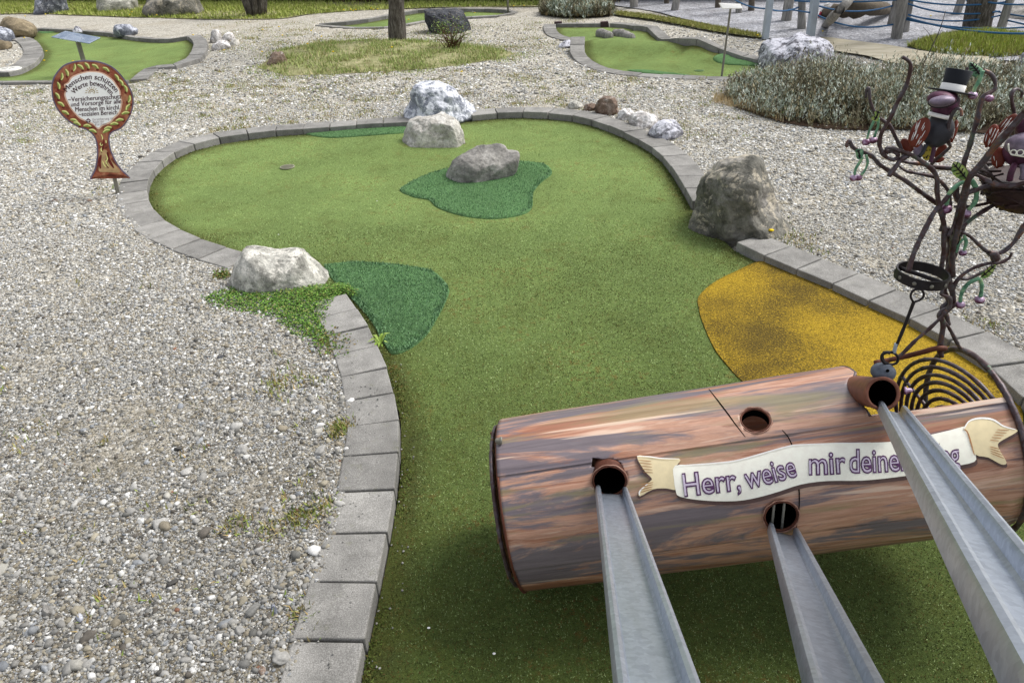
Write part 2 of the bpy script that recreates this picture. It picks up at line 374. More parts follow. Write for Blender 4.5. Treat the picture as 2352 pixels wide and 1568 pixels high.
m = Mat('wrought_iron_painted', .45, .35, .5)
n1 = m.noise(28, 5, .7, .5); n2 = m.noise(90, 4, .6)
m.base(m.mix(m.mix(m.ramp(n1, [(.3, '2a1d1c'), (.45, '4a3434'), (.55, '545056'), (.68, '7c5238')]), '5c7a63', m.ramp(m.noise(17, 4, .6, .6), [(.62, 0.), (.68, .6)])), m.ramp(n2, [(.3, .7), (.7, 1.2)]), .8, 'MULTIPLY')); m.bump(n2, .5, .002); IRON = m.m
RUST = simple('rusty_brown_iron', '5b3426', .6, .45, 40, metal=.2, bump=.5)
DARKIRON = simple('dark_iron', '2a2628', .5, .3, 50, metal=.4, bump=.4)
BLACKM = simple('black_interior', '080808', 1., spec=0.)
CREAMP = simple('cream_paint', 'fcf8ea', .5, .06, 60, bump=.1)
TANP = simple('tan_paint', 'e2d2aa', .5, .08, 40, bump=.1)
WHITEP = simple('white_paint', 'f4f2ee', .5, .05, 60, bump=.1)
SHADP = simple('dark_brown_brushwork', '5b4642', .5, .2, 60, bump=.1)
PURP = simple('dark_purple_paint', '5a3560', .5, .3, 60, bump=.1)
LAVP = simple('lavender_paint', 'cfc2d6', .5, .12, 120, bump=.1)
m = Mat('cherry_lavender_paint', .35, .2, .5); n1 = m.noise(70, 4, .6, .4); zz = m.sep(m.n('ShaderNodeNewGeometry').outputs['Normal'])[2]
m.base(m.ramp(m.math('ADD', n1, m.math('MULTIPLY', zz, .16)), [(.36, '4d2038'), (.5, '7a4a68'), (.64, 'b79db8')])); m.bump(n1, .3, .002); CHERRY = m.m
m = Mat('leaf_green_paint', .5, .1, .4); n1 = m.noise(60, 4, .6); m.base(m.ramp(n1, [(.35, '47735a'), (.55, '6fa080'), (.7, 'a9c48e')])); m.bump(n1, .3, .002); LEAFP = m.m
m = Mat('yellow_green_paint', .5, .1, .4); n1 = m.noise(60, 4, .6); m.base(m.ramp(n1, [(.35, '6f9a5a'), (.55, 'a9bf66'), (.7, 'c6d089')])); m.bump(n1, .3, .002); LEAFY = m.m
BIRDP = simple('plum_paint', '552f44', .5, .55, 60, metal=.15, bump=.3)
BIRDL = simple('lilac_sheen_paint', '857889', .5, .35, 70, metal=.2, bump=.2)
COATP = simple('charcoal_coat_paint', '34343a', .4, .3, 25, metal=.15, bump=.2)
WINGP = simple('red_brown_wing_paint', '6a2c1c', .5, .3, 50, bump=.3)
HATP = simple('black_hat_paint', '171b23', .65, .3, 20, bump=.2)
BLUE = simple('blue_rope', '2f5d86', .7, .2, 80)
FLOWER = simple('dandelion_yellow', 'e8c400', .7, .1, 200)
SOIL = simple('brown_mulch', '3c2c1e', .95, .5, 60, bump=1, dist=.01)
PLANK = Mat('tan_planks', .9); _n = PLANK.noise(3, 5, .6, .5, vec=PLANK.mapping((1, 5, 1))); PLANK.base(PLANK.ramp(_n, [(.3, '8c8570'), (.5, 'aaa28e'), (.7, 'bdb6a4')])); PLANK.bump(_n, .4, .01); PLANK = PLANK.m
# ================================================================== ground plan
Z = 0.055                                                          # kerb top above the turf (turf z = 0, gravel z = 0.03)
GZ = 0.04
def W(pts, z=Z):
    return np.array([G(p[0], p[1], p[2] if len(p) > 2 else z) for p in pts])
def off2(P, d):
    """offset an open polyline sideways in the ground plane by d (left of travel is +)"""
    P = np.asarray(P, float); T = np.gradient(P[:, :2], axis=0); T /= np.linalg.norm(T, axis=1)[:, None] + 1e-9
    Q = P.copy(); Q[:, 0] += -T[:, 1] * d; Q[:, 1] += T[:, 0] * d; return Q
def resample(P, step):
    d = np.r_[0, np.cumsum(np.linalg.norm(np.diff(P, axis=0), axis=1))]; n = max(1, round(d[-1] / step)); t = np.linspace(0, d[-1], n + 1)
    return np.stack([np.interp(t, d, P[:, k]) for k in range(P.shape[1])], 1)
def kerb(inner, side, parent, wd=.195, step=.205, name='kerb_stone', bottom=.14):
    """a row of single stones along the inner edge; side=+1 puts them left of travel"""
    P = resample(catmull(inner, 10), step); Q = off2(P, side * wd)
    for i in range(len(P) - 1):
        a, b, c, d = P[i], P[i + 1], Q[i + 1], Q[i]
        cen = (a + b + c + d) / 4; g = .0035
        ln = np.linalg.norm(b - a) + 1e-9
        def sh(p): return p + (cen - p) * (g / max(ln / 2, .02))
        j = random.uniform(-.003, .003); tl = random.uniform(-.002, .002)
        top = [sh(p) + np.array([random.uniform(-.002, .002), random.uniform(-.002, .002), j + (tl if k < 2 else -tl)]) for k, p in enumerate((a, b, c, d))]
        bot = [np.array([p[0], p[1], p[2] - bottom]) for p in top]
        o = mk(name, top + bot, [(0, 1, 2, 3) if side > 0 else (3, 2, 1, 0)] + [((k, k + 4, (k + 1) % 4 + 4, (k + 1) % 4) if side > 0 else (k, (k + 1) % 4, (k + 1) % 4 + 4, k + 4)) for k in range(4)], KERB, parent, smooth=False)
        bevel(o, .005, 2)
    return Q
def turfmesh(name, poly, hfun, mat, parent, step=.07):
    v, f = fill2d(poly, step); x, y = v[:, 0], v[:, 1]
    V = np.stack([x, y, hfun(x, y)], 1)
    o = mk(name, V, f, mat, parent)
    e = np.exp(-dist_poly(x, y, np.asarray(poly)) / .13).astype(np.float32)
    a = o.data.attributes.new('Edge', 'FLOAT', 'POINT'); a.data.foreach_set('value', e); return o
def patch(name, poly, hfun, mat, parent, thick=.012, step=.04):
    """a turf inlay with a small raised edge"""
    P = catmull(poly, 4, True); v, f = fill2d(P, step); n = len(P); x, y = v[:, 0], v[:, 1]
    h = hfun(x, y); dd = dist_poly(x, y, P); top = np.stack([x, y, h + thick * np.clip(.35 + dd / .03, 0, 1)], 1)
    low = np.stack([P[:, 0], P[:, 1], hfun(P[:, 0], P[:, 1]) - .01], 1)
    # boundary verts of the triangulation come first, in order
    F = list(f) + [(i, (i + 1) % n, len(v) + (i + 1) % n, len(v) + i) for i in range(n)]
    o = mk(name, np.concatenate([top, low]), F, mat, parent)
    a = o.data.attributes.new('Edge', 'FLOAT', 'POINT'); a.data.foreach_set('value', np.zeros(len(v) + n, np.float32)); return o
def wpoly(px, h=None):
    return np.array([G(p[0], p[1], h if h is not None else 0.0)[:2] for p in px])

# ---- main green: inner kerb edges (top edge of the stone), left line from the bottom of the picture up, then round the back
L_in = [(800, 1660), (818, 1568), (840, 1465), (866, 1345), (888, 1240), (905, 1148), (916, 1063), (918, 998), (916, 935), (903, 888), (888, 835), (868, 790), (848, 748), (822, 708), (797, 672)]
B_in = [(585, 583), (565, 575), (500, 560), (440, 537), (385, 510), (356, 483), (341, 456), (338, 425), (350, 395), (371, 371), (406, 346), (441, 332), (497, 317), (560, 308), (640, 299), (717, 295), (823, 287), (940, 280)]
C_in = [(1085, 265), (1114, 261), (1184, 257), (1254, 259), (1317, 265), (1352, 273), (1405, 291), (1447, 310), (1489, 332), (1520, 356), (1540, 380), (1558, 408), (1576, 437), (1590, 462)]
D_in = [(1690, 556), (1740, 580), (1800, 605), (1882, 640), (1927, 658), (1990, 688), (2059, 718), (2125, 751), (2182, 784), (2254, 826), (2308, 874), (2352, 913), (2400, 960), (2445, 1010)]
Lw, Bw, Cw, Dw = [W(q) for q in (L_in, B_in, C_in, D_in)]
Lw = np.concatenate([[Lw[0] + (Lw[0] - Lw[1]) * 1.5], Lw]); Dw = np.concatenate([Dw, [Dw[-1] + (Dw[-1] - Dw[-2]) * 3]])
MAIN = np.concatenate([catmull(Lw, 5), catmull(Bw, 5), catmull(Cw, 5), catmull(Dw, 5)])[:, :2]
MAIN = np.concatenate([MAIN, [[Dw[-1][0] + .3, .2], [Lw[0][0] + .1, .2]]])
def hmain(x, y):
    x = np.asarray(x, float); y = np.asarray(y, float)
    return .006 * np.sin(x * 2.1 + 1) * np.sin(y * 1.7) + .045 * np.exp(-(((x + .95) / .55) ** 2 + ((y - 5.9) / .35) ** 2)) + .0 * x
green = empty('minigolf_green', (0.3, 3.5, 0), 'large green minigolf lane in the foreground with two boulders on dark turf', 'minigolf lane')
# widen under the kerb a little so no gap shows
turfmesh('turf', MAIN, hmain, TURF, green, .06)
kerb(Lw, +1, green, wd=.2, step=.185)
kerb(Bw, +1, green, wd=.2, step=.24); kerb(Cw, +1, green, wd=.2, step=.24); kerb(Dw, +1, green, wd=.215, step=.215)
pA = [(918, 437), (940, 420), (985, 400), (1030, 388), (1110, 380), (1190, 372), (1250, 378), (1268, 400), (1245, 420), (1225, 445), (1222, 480), (1195, 497), (1130, 505), (1060, 497), (1005, 478), (985, 460), (950, 453)]
pB = [(745, 612), (810, 603), (900, 608), (990, 622), (1030, 660), (1025, 690), (1005, 730), (980, 770), (945, 800), (905, 815), (885, 795), (850, 735), (800, 680), (770, 650)]
pC = [(685, 302), (740, 296), (830, 289), (925, 287), (935, 308), (880, 315), (820, 319), (760, 320), (710, 312)]
pY = [(1752, 600), (1690, 625), (1640, 650), (1605, 682), (1605, 710), (1615, 745), (1640, 800), (1670, 840), (1705, 877), (1800, 960), (2000, 1030), (2200, 1050), (2330, 1000), (2345, 940), (2308, 890), (2254, 838), (2182, 796), (2125, 762), (2059, 729), (1990, 699), (1927, 669), (1882, 651), (1800, 617)]
patch('dark_turf_patch', wpoly(pA), hmain, TURF_DK, green); patch('dark_turf_patch', wpoly(pB), hmain, TURF_DK, green); patch('dark_turf_patch', wpoly(pC), hmain, TURF_DK, green)
tag(patch('yellow_turf_patch', wpoly(pY), hmain, YEL, green, .016), 'yellow crumbly turf patch beside the kerb')
# long fibres on the dark patches
blade_v = np.array([[-.5, 0, 0], [.5, 0, 0], [0, .25, 1.]]); blade_f = np.array([[0, 1, 2]])
def scatter_poly(poly, n):
    poly = np.asarray(poly)[:, :2]; lo, hi = poly.min(0), poly.max(0); out = np.zeros((0, 2))
    while len(out) < n:
        p = RNG.uniform(lo, hi, (n * 2, 2)); out = np.concatenate([out, p[inpoly(p[:, 0], p[:, 1], poly)]])
    return out[:n]
def blades(name, poly, n, hf, hgt, wid, cols, mat=GRASSM, parent=None, tilt=.5, pts=None, hvar=.5, density=None):
    p = scatter_poly(poly, n) if pts is None else pts; n = len(p)
    if density is not None:
        k = RNG.uniform(0, 1, n) < density(p[:, 0], p[:, 1]); p = p[k]; n = len(p)
    pos = np.stack([p[:, 0], p[:, 1], hf(p[:, 0], p[:, 1])], 1)
    hs_ = hgt * RNG.uniform(1 - hvar, 1 + hvar, n); scl = np.stack([wid * RNG.uniform(.6, 1.4, n), hs_, hs_], 1)
    rot = rotz(RNG.uniform(0, 6.28, n), RNG.normal(0, tilt, n))
    cols = np.array([s2l(c) for c in cols]); a = RNG.integers(0, len(cols), n); t = RNG.uniform(0, 1, (n, 1))
    C = cols[a] * t + cols[(a + 1) % len(cols)] * (1 - t); C = C * RNG.uniform(.7, 1.2, (n, 1))
    V, F, C = mass(blade_v, blade_f, pos, scl, rot, C)
    return mk(name, V, F, mat, parent, smooth=False, col=C)
DKC = ['4f7650', '76a070', '9cc094', '5f8a5c', '3a5c3a']
for pp, nn in ((pA, 36000), (pB, 36000), (pC, 8000)):
    tag(blades('turf_fibre', wpoly(pp), nn, lambda x, y: hmain(x, y) + .008, .011, .0038, DKC, parent=green, tilt=1.15), kind='stuff')
# short fibres and mossy dirt of the worn turf; view-angle brightness painted in by distance
def fibres(y0, y1, dens, h, wd, seed):
    rg = np.random.default_rng(seed); n = int(dens * (y1 - y0) * 5.5); x = rg.uniform(-2.9, 2.6, n); y = rg.uniform(y0, y1, n); k = inpoly(x, y, MAIN); x, y = x[k], y[k]
    u = proj(np.stack([x, y, 0 * x], 1)); k = (u[:, 0] > -30) & (u[:, 0] < 2380) & (u[:, 1] < 1600); x, y = x[k], y[k]; n = len(x)
    dd = dist_poly(x, y, MAIN); nz = np.array([noise.noise(Vector((a * 1.6, b * 1.6, 0))) + .6 * noise.noise(Vector((a * 6, b * 6, 0))) for a, b in zip(x, y)])
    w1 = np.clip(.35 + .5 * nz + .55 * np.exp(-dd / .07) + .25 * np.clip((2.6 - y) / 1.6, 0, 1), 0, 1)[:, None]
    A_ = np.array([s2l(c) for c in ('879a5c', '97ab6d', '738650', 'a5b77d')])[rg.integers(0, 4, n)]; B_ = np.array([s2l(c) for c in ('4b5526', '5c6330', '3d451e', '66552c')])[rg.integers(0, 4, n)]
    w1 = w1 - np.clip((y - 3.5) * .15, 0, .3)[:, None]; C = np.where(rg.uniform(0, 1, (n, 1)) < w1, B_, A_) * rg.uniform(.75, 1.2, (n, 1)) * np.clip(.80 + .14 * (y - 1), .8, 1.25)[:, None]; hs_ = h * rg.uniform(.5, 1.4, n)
    V, F, C = mass(blade_v, blade_f, np.stack([x, y, hmain(x, y)], 1), np.stack([wd * rg.uniform(.6, 1.4, n), hs_, hs_], 1), rotz(rg.uniform(0, 6.28, n), rg.normal(0, 1.0, n)), C)
    tag(mk('turf_fibre', V, F, GRASSM, green, False, col=C), kind='stuff')
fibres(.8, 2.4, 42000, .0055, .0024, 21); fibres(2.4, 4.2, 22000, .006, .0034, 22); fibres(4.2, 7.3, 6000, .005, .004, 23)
n_ = 16000; k_ = RNG.integers(0, len(MAIN) - 3, n_); t_ = RNG.uniform(0, 1, (n_, 1)); q_ = MAIN[k_] * (1 - t_) + MAIN[k_ + 1] * t_ + RNG.normal(0, .022, (n_, 2)); q_ = q_[inpoly(q_[:, 0], q_[:, 1], MAIN)]
q_ = q_[[noise.noise(Vector((a * 3, b * 3, 5))) > -.12 for a, b in q_]]
tag(blades('edge_moss', None, 0, lambda x, y: hmain(x, y) + .001, .010, .005, ['4a5a24', '5c6e2c', '5a4a2a', '6b7a38', '3e451f'], parent=green, tilt=1., pts=q_), kind='stuff')
# hole cup
def cup(px, h, parent, r=.05, rim='8f8c78', fl='5f5e4e'):
    c = G(px[0], px[1], h); ax = np.eye(3)
    o = MB(); o.add(*lathe([(r, .004), (r + .006, .005), (r + .006, -.001), (r, -.001)], c, ax, 28, cap=False)); q = o.build('cup_rim', simple('cup_rim_paint', rim, .5), parent)
    o = MB(); o.add(*lathe([(r, .0035), (.001, .0035)], c, ax, 28, cap=False)); o.build('cup_floor', simple('cup_shade', fl, .8), parent)
cup((660, 384), float(hmain(*G(660, 384)[:2])) + .004, green)

# ---- left green in the background
Lg_right = [(297, 184), (322, 163), (342, 152), (372, 149, .07), (405, 145, .08), (428, 132, .1), (440, 115, .11), (443, 96, .12), (430, 84, .12)]
Lg_back = [(430, 84, .12), (395, 90, .09), (345, 90, .06), (300, 85), (260, 78), (200, 72), (150, 68), (84, 66)]
Lg_left = [(48, 86), (72, 87), (88, 97), (99, 115), (93, 130), (78, 145), (48, 160), (20, 166)]
LgR, LgB, LgL = W(Lg_right), W(Lg_back), W(Lg_left)
LgF = W([(-160, 188), (0, 186), (150, 185), (297, 184)]); LgF2 = W([(20, 166), (-20, 167), (-160, 169)])
LGP = np.concatenate([catmull(LgR, 4), catmull(LgB, 4)[1:], W([(80, 75), (74, 82)]), catmull(LgL, 4)[3:], LgF2[1:], LgF[:3]])
def idw(ctrl, base=0):
    ctrl = np.asarray(ctrl, float)
    def h(x, y):
        x = np.atleast_1d(x); y = np.atleast_1d(y)
        d2 = (x[:, None] - ctrl[:, 0]) ** 2 + (y[:, None] - ctrl[:, 1]) ** 2 + .02; wt = 1 / d2 ** 1.6
        return (wt * ctrl[:, 2]).sum(1) / wt.sum(1)
    return h
ctl = [list(p[:2]) + [max(p[2] - Z, 0)] for p in np.concatenate([resample(LgR, .3), resample(LgB, .3), resample(LgL, .5), resample(LgF, .5)])]
ctl += [list(G(u, v, 0)[:2]) + [0.0] for u, v in ((250, 165), (180, 165), (180, 130), (250, 150), (60, 172), (150, 110), (300, 130), (120, 140))]
hleft = idw(ctl)
green_l = empty('minigolf_green', G(230, 140), 'green minigolf lane behind the round painted sign, its kerb curling up at the right', 'minigolf lane')
turfmesh('turf', LGP[:, :2], hleft, TURF, green_l, .12)
kerb(LgR, -1, green_l, wd=.2, step=.24, bottom=.3); kerb(LgB, -1, green_l, wd=.1, step=.3, bottom=.3); kerb(LgL, -1, green_l, wd=.26, step=.22)
kerb(LgF, -1, green_l, wd=.1, step=.5); kerb(LgF2, -1, green_l, wd=.08, step=.5)
dk = patch('dark_turf_patch', np.array([G(u, v, 0)[:2] for u, v in [(88, 68), (130, 66), (142, 70), (135, 74), (95, 77)]]), hleft, TURF_DK, green_l)
# ---- right green in the background with a ridge across it
R_front = [(1344, 84, .2), (1343, 115, .1), (1350, 130, .07), (1370, 145), (1400, 157), (1440, 164), (1500, 169), (1600, 174), (1660, 176), (1740, 171), (1790, 160)]
R_right = [(1790, 150), (1738, 137), (1700, 128, .07), (1660, 115, .12), (1620, 97, .2), (1590, 86, .24), (1565, 87, .22), (1540, 90, .16), (1515, 89, .08), (1500, 76, .08), (1490, 66, .12), (1478, 57, .16), (1462, 60, .1), (1440, 57, .06), (1400, 54)]
R_back = [(1400, 54), (1340, 54.5), (1277, 55)]
R_left = [(1277, 55), (1278, 66), (1287, 78), (1310, 86), (1335, 90, .07)]
RF, RR, RB, RL = W(R_front), W(R_right), W(R_back), W(R_left)
RGP = np.concatenate([catmull(RF, 4), catmull(RR, 4), catmull(RB, 3)[1:], catmull(RL, 4)[1:]])
ctl = [list(p[:2]) + [max(p[2] - Z, 0)] for p in np.concatenate([resample(RF, .3), resample(RR, .3), resample(RB, .4), resample(RL, .4)])]
ctl += [list(G(u, v, .16)[:2]) + [.15] for u, v in ((1380, 90), (1430, 91), (1480, 92), (1525, 90), (1560, 88))] + [list(G(u, v, 0)[:2]) + [0.] for u, v in ((1400, 75), (1350, 62), (1450, 75), (1550, 140), (1450, 145), (1650, 155), (1600, 160))]
hright = idw(ctl)
green_r = empty('minigolf_green', G(1520, 140), 'green minigolf lane with a ridge across it, left of the white crusted boulder', 'minigolf lane')
turfmesh('turf', RGP[:, :2], hright, TURF, green_r, .12)
kerb(RF, -1, green_r, wd=.19, step=.24, bottom=.3); kerb(RR, -1, green_r, wd=.17, step=.3, bottom=.35); kerb(RB, -1, green_r, wd=.1, step=.4); kerb(RL, -1, green_r, wd=.2, step=.26, bottom=.2)
patch('dark_turf_patch', np.array([G(u, v, .02)[:2] for u, v in [(1637, 141), (1660, 135), (1700, 132), (1740, 140), (1745, 148), (1700, 149), (1655, 146)]]), hright, TURF_DK, green_r)
patch('dark_turf_patch', np.array([G(u, v, .0)[:2] for u, v in [(1440, 163), (1480, 163), (1530, 168), (1585, 174), (1540, 174), (1480, 170)]]), hright, TURF_DK, green_r)
cup((1606, 163), .004, green_r, .05, '5f7a40', '3f5a2c')
for (u, v) in ((1282, 56), (1388, 56)):
    c = G(u, v, .04); mm = MB(); mm.add(*box(c, (.06, .04, .04))); o = mm.build('brick_block', simple('brown_brick', '4a3a3c', .9), None, False); bevel(o, .006)
    tag(o, 'small brown block standing at the far edge of the ridged green, %s of the two' % ('left' if u < 1300 else 'right'), 'block', 'brown blocks on the ridged green')
# ---- centre back green
K_out = [(735, 56), (780, 60), (815, 62.5), (860, 62), (895, 60.5), (940, 53), (980, 46), (1040, 40), (1100, 37), (1140, 35), (1170, 31), (1178, 27), (1165, 23.5), (1120, 21), (1060, 20), (990, 21), (950, 25), (910, 32), (870, 40), (820, 48), (770, 53)]
KO = W(K_out); KOc = np.concatenate([KO, KO[:1]])
green_c = empty('minigolf_green', G(950, 42), 'narrow green minigolf lane running behind the tree trunk and the black boulder', 'minigolf lane')
turfmesh('turf', catmull(KO, 3, True)[:, :2], lambda x, y: 0 * x, TURF, green_c, .2)
kerb(KOc, -1, green_c, wd=.11, step=.45)
GREENS = [MAIN, LGP[:, :2], RGP[:, :2], KO[:, :2]]

# ================================================================== gravel ground as one height field
ISL = wpoly([(592, 158), (640, 120), (720, 102), (850, 95), (950, 97), (1060, 102), (1130, 112), (1185, 125), (1150, 138), (1080, 150), (1000, 160), (900, 167), (760, 173), (660, 176)], GZ)
ISL2 = wpoly([(2083, 111), (2130, 100), (2200, 90), (2260, 88), (2320, 95), (2400, 100), (2420, 125), (2300, 134), (2230, 133), (2160, 127), (2110, 118)], GZ)
def mound(x, y, poly, hgt, fall):
    ins = inpoly(x, y, poly); d = dist_poly(x, y, poly); return np.where(ins, hgt * (1 - np.exp(-d / fall)), 0)
def hground(x, y):
    x = np.asarray(x, float); y = np.asarray(y, float)
    h = GZ + .006 * np.sin(x * 3.1) * np.cos(y * 2.3) + .01 * np.sin(x * .7 + y * .9)
    h = h - .01 * (y > 20)
    h = h + mound(x, y, ISL, .05, .3) + mound(x, y, ISL2, .17, .5)
    h = h - .03 * (x > Dw[:, 0].min()) * (y < 4) * 0
    for gp in GREENS:
        ins = inpoly(x, y, gp); d = dist_poly(x, y, gp)
        h = np.where(ins | (d < (.11 if gp is MAIN else .06)), -.05, h)
    return h
xs = np.concatenate([-np.geomspace(600, 9.2, 14), np.arange(-9, 13, .085), np.geomspace(13.2, 600, 14)])
ys = np.concatenate([-np.geomspace(600, 1.2, 12), np.arange(-1, 9, .085), np.arange(9, 22, .16), np.geomspace(22.5, 900, 16)])
X, Y = np.meshgrid(xs, ys); H = hground(X.ravel(), Y.ravel())
nx, ny = len(xs), len(ys); idx = np.arange(nx * ny).reshape(ny, nx)
F = np.stack([idx[:-1, :-1], idx[:-1, 1:], idx[1:, 1:], idx[1:, :-1]], -1).reshape(-1, 4)
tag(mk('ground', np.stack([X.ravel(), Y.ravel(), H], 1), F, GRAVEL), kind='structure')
def sheet(name, px, mat, lift=.006, step=.3, z=GZ, kind='structure', hf=None):
    P = wpoly(px, z); v, f = fill2d(catmull(P, 4, True), step); h = (hf or hground)(v[:, 0], v[:, 1]) + lift
    return tag(mk(name, np.stack([v[:, 0], v[:, 1], h], 1), f, mat), kind=kind)
flat = lambda x, y: GZ + .01 * np.sin(x * .7 + y * .9) + 0 * x
sheet('playground', [(1390, 12), (1500, 30), (1560, 45), (1640, 62), (1745, 88), (1850, 92), (1960, 100), (2080, 115), (2200, 138), (2352, 142), (2500, 150), (2700, 120), (3000, 20), (2600, -22), (2000, -22), (1500, -10), (1400, 0)], PGRAVEL, .02, .25, hf=flat)
sheet('path', [(1880, 90), (1960, 98), (2040, 108), (2110, 120), (2200, 130), (2260, 133), (2300, 150), (2200, 156), (2060, 150), (1990, 132), (1900, 116)], PLANK, .03, .2, hf=flat)
m = Mat('grass_soil', .95); n1 = m.noise(6, 5, .7); m.base(m.ramp(n1, [(.35, '6b6440'), (.5, '85855c'), (.7, 'a59c7a')])); m.bump(n1, .8, .02); GSOIL = m.m
LAWN_PX = [(-200, 60), (-60, 38), (60, 34), (160, 37), (330, 43), (420, 45), (520, 46), (640, 44), (700, 34), (720, 30), (800, 26), (900, 22), (1000, 19), (1240, 18), (1400, 15), (1400, -8), (700, -12), (-300, -20)]
sheet('lawn', LAWN_PX, GSOIL, .012, .3, hf=flat)
STRIP_PX = [(1400, 32), (1430, 34), (1500, 42), (1560, 51), (1640, 66), (1745, 84), (1745, 90), (1640, 76), (1560, 61), (1500, 50), (1420, 40)]
sheet('verge', STRIP_PX, GSOIL, .03, .25, hf=flat)
v, f = fill2d(ISL, .12); tag(mk('grass_island', np.stack([v[:, 0], v[:, 1], hground(v[:, 0], v[:, 1]) + .008], 1), f, GSOIL), kind='structure')
v, f = fill2d(ISL2, .15); tag(mk('grass_mound', np.stack([v[:, 0], v[:, 1], hground(v[:, 0], v[:, 1]) + .03], 1), f, GSOIL), kind='structure')

# ================================================================== loose pebbles (uncountable)
def outside(x, y, marg=.19):
    ok = np.ones(x.shape, bool)
    for gp in GREENS: ok &= ~(inpoly(x, y, gp) | (dist_poly(x, y, gp) < marg))
    return ok & ~inpoly(x, y, ISL) & ~inpoly(x, y, ISL2)
PCOL = np.array([s2l(c) for c in ('898884', '9b9994', 'acaaa5', 'bdbbb6', 'dad9d5', 'efeeeb', '75746f', '8d9196', 'a0a3a6', '948b79', 'a9a18e', '6a645c', '8a6450', 'b6b3aa', '585652')])
PW = np.array([12, 14, 13, 11, 7, 4, 7, 2, 5, 9, 10, 4, .1, 12, 3.]); PW /= PW.sum()
def pebbles(name, y0, y1, dens, r0, sub, seed, fade=False):
    rg = np.random.default_rng(seed); out = []
    # visible wedge of the ground between the distances y0 and y1
    n = int(dens * (y1 - y0) * (1.9 * y1 + 1.2)); y = rg.uniform(y0, y1, n); x = rg.uniform(-1, 1, n) * (.88 * np.hypot(y, 0) + .72)
    if fade: k = rg.uniform(0, 1, len(y)) > (y - y0) / (y1 - y0); x, y = x[k], y[k]
    pt = np.array([noise.noise(Vector((a * 2.3, b * 2.3, 3.3))) + .7 * noise.noise(Vector((a * 9, b * 9, 1.))) for a, b in zip(x, y)]); k = rg.uniform(0, 1, len(x)) < np.clip(.85 + 1.1 * pt, .18, 1); x, y = x[k], y[k]
    k = outside(x, y, .17 if y1 < 5 else .15); x, y = x[k], y[k]; n = len(x)
    u = proj(np.stack([x, y, np.zeros(n)], 1)); k = (u[:, 0] > -350) & (u[:, 0] < 2750) & (u[:, 1] < 1700); x, y = x[k], y[k]; n = len(x)
    r = r0 * np.exp(rg.normal(0, .42, n)); r = np.minimum(r, r0 * 3.4)
    scl = np.stack([r * rg.uniform(.8, 1.5, n), r * rg.uniform(.7, 1.1, n), r * rg.uniform(.35, .75, n)], 1)
    rot = rotz(rg.uniform(0, 6.28, n), rg.normal(0, .35, n))
    z = hground(x, y) + scl[:, 2] * rg.uniform(-.1, .6, n)
    C = PCOL[rg.choice(len(PCOL), n, p=PW)] * rg.uniform(.82, 1.12, (n, 1)) * np.clip(.70 + .13 * (y - 1), .68, 1.25)[:, None]  # near stones darkened by dirt, far ones painted paler for the grazing view
    tv, tf = ico(sub); parts = []
    Vs, Fs, Cs, o = [], [], [], 0
    for q in range(6):                                             # six differently shaped stones
        nz = np.array([1 + .5 * noise.noise(Vector(p * 1.3 + q * 7.)) for p in tv])[:, None]; s_ = slice(q, None, 6)
        V, F_, C_ = mass(tv * nz, tf, np.stack([x, y, z], 1)[s_], scl[s_], rot[s_], C[s_]); Vs.append(V); Fs.append(F_ + o); Cs.append(C_); o += len(V)
    return tag(mk(name, np.concatenate(Vs), np.concatenate(Fs), PEBM, col=np.concatenate(Cs)), 'loose grey and cream pebbles lying over the gravel ground', 'pebbles', kind='stuff')
pebbles('pebbles', .55, 2.3, 34000, .0031, 1, 1)
pebbles('pebbles', .55, 2.3, 1800, .0058, 2, 11)
pebbles('pebbles', 2.3, 4.2, 19000, .0040, 1, 2)
pebbles('pebbles', 4.2, 7.5, 7500, .0056, 1, 3)
pebbles('pebbles', 7.5, 13., 2100, .0078, 1, 4, True)
rg = np.random.default_rng(5)
pebbles('pebbles', .55, 2.3, 28, .013, 3, 6)

# pebbles kicked onto the kerb tops and the turf edge
rg = np.random.default_rng(31); n_ = 170; k_ = rg.integers(0, 60, n_); t_ = rg.uniform(0, 1, (n_, 1)); a_ = MAIN[k_]; b_ = MAIN[k_ + 1]; q_ = a_ * (1 - t_) + b_ * t_; T_ = b_ - a_; T_ /= np.linalg.norm(T_, axis=1)[:, None] + 1e-9
o_ = np.where(rg.uniform(0, 1, n_) < .6, rg.uniform(.05, .19, n_), -rg.exponential(.03, n_)); q_ = q_ + np.stack([-T_[:, 1], T_[:, 0]], 1) * o_[:, None]; z_ = np.where(o_ > 0, Z + .002, .004)
s_ = rg.uniform(.0018, .005, n_); V, F, C = mass(*ico(1), np.stack([q_[:, 0], q_[:, 1], z_], 1), np.stack([s_, s_ * .8, s_ * .5], 1), rotz(rg.uniform(0, 6, n_), rg.normal(0, .3, n_)), PCOL[rg.integers(0, 3, n_)] * .8)
tag(mk('pebbles', V, F, PEBM, col=C), 'stray pebbles kicked onto the kerb stones and turf edge', 'pebbles', kind='stuff')
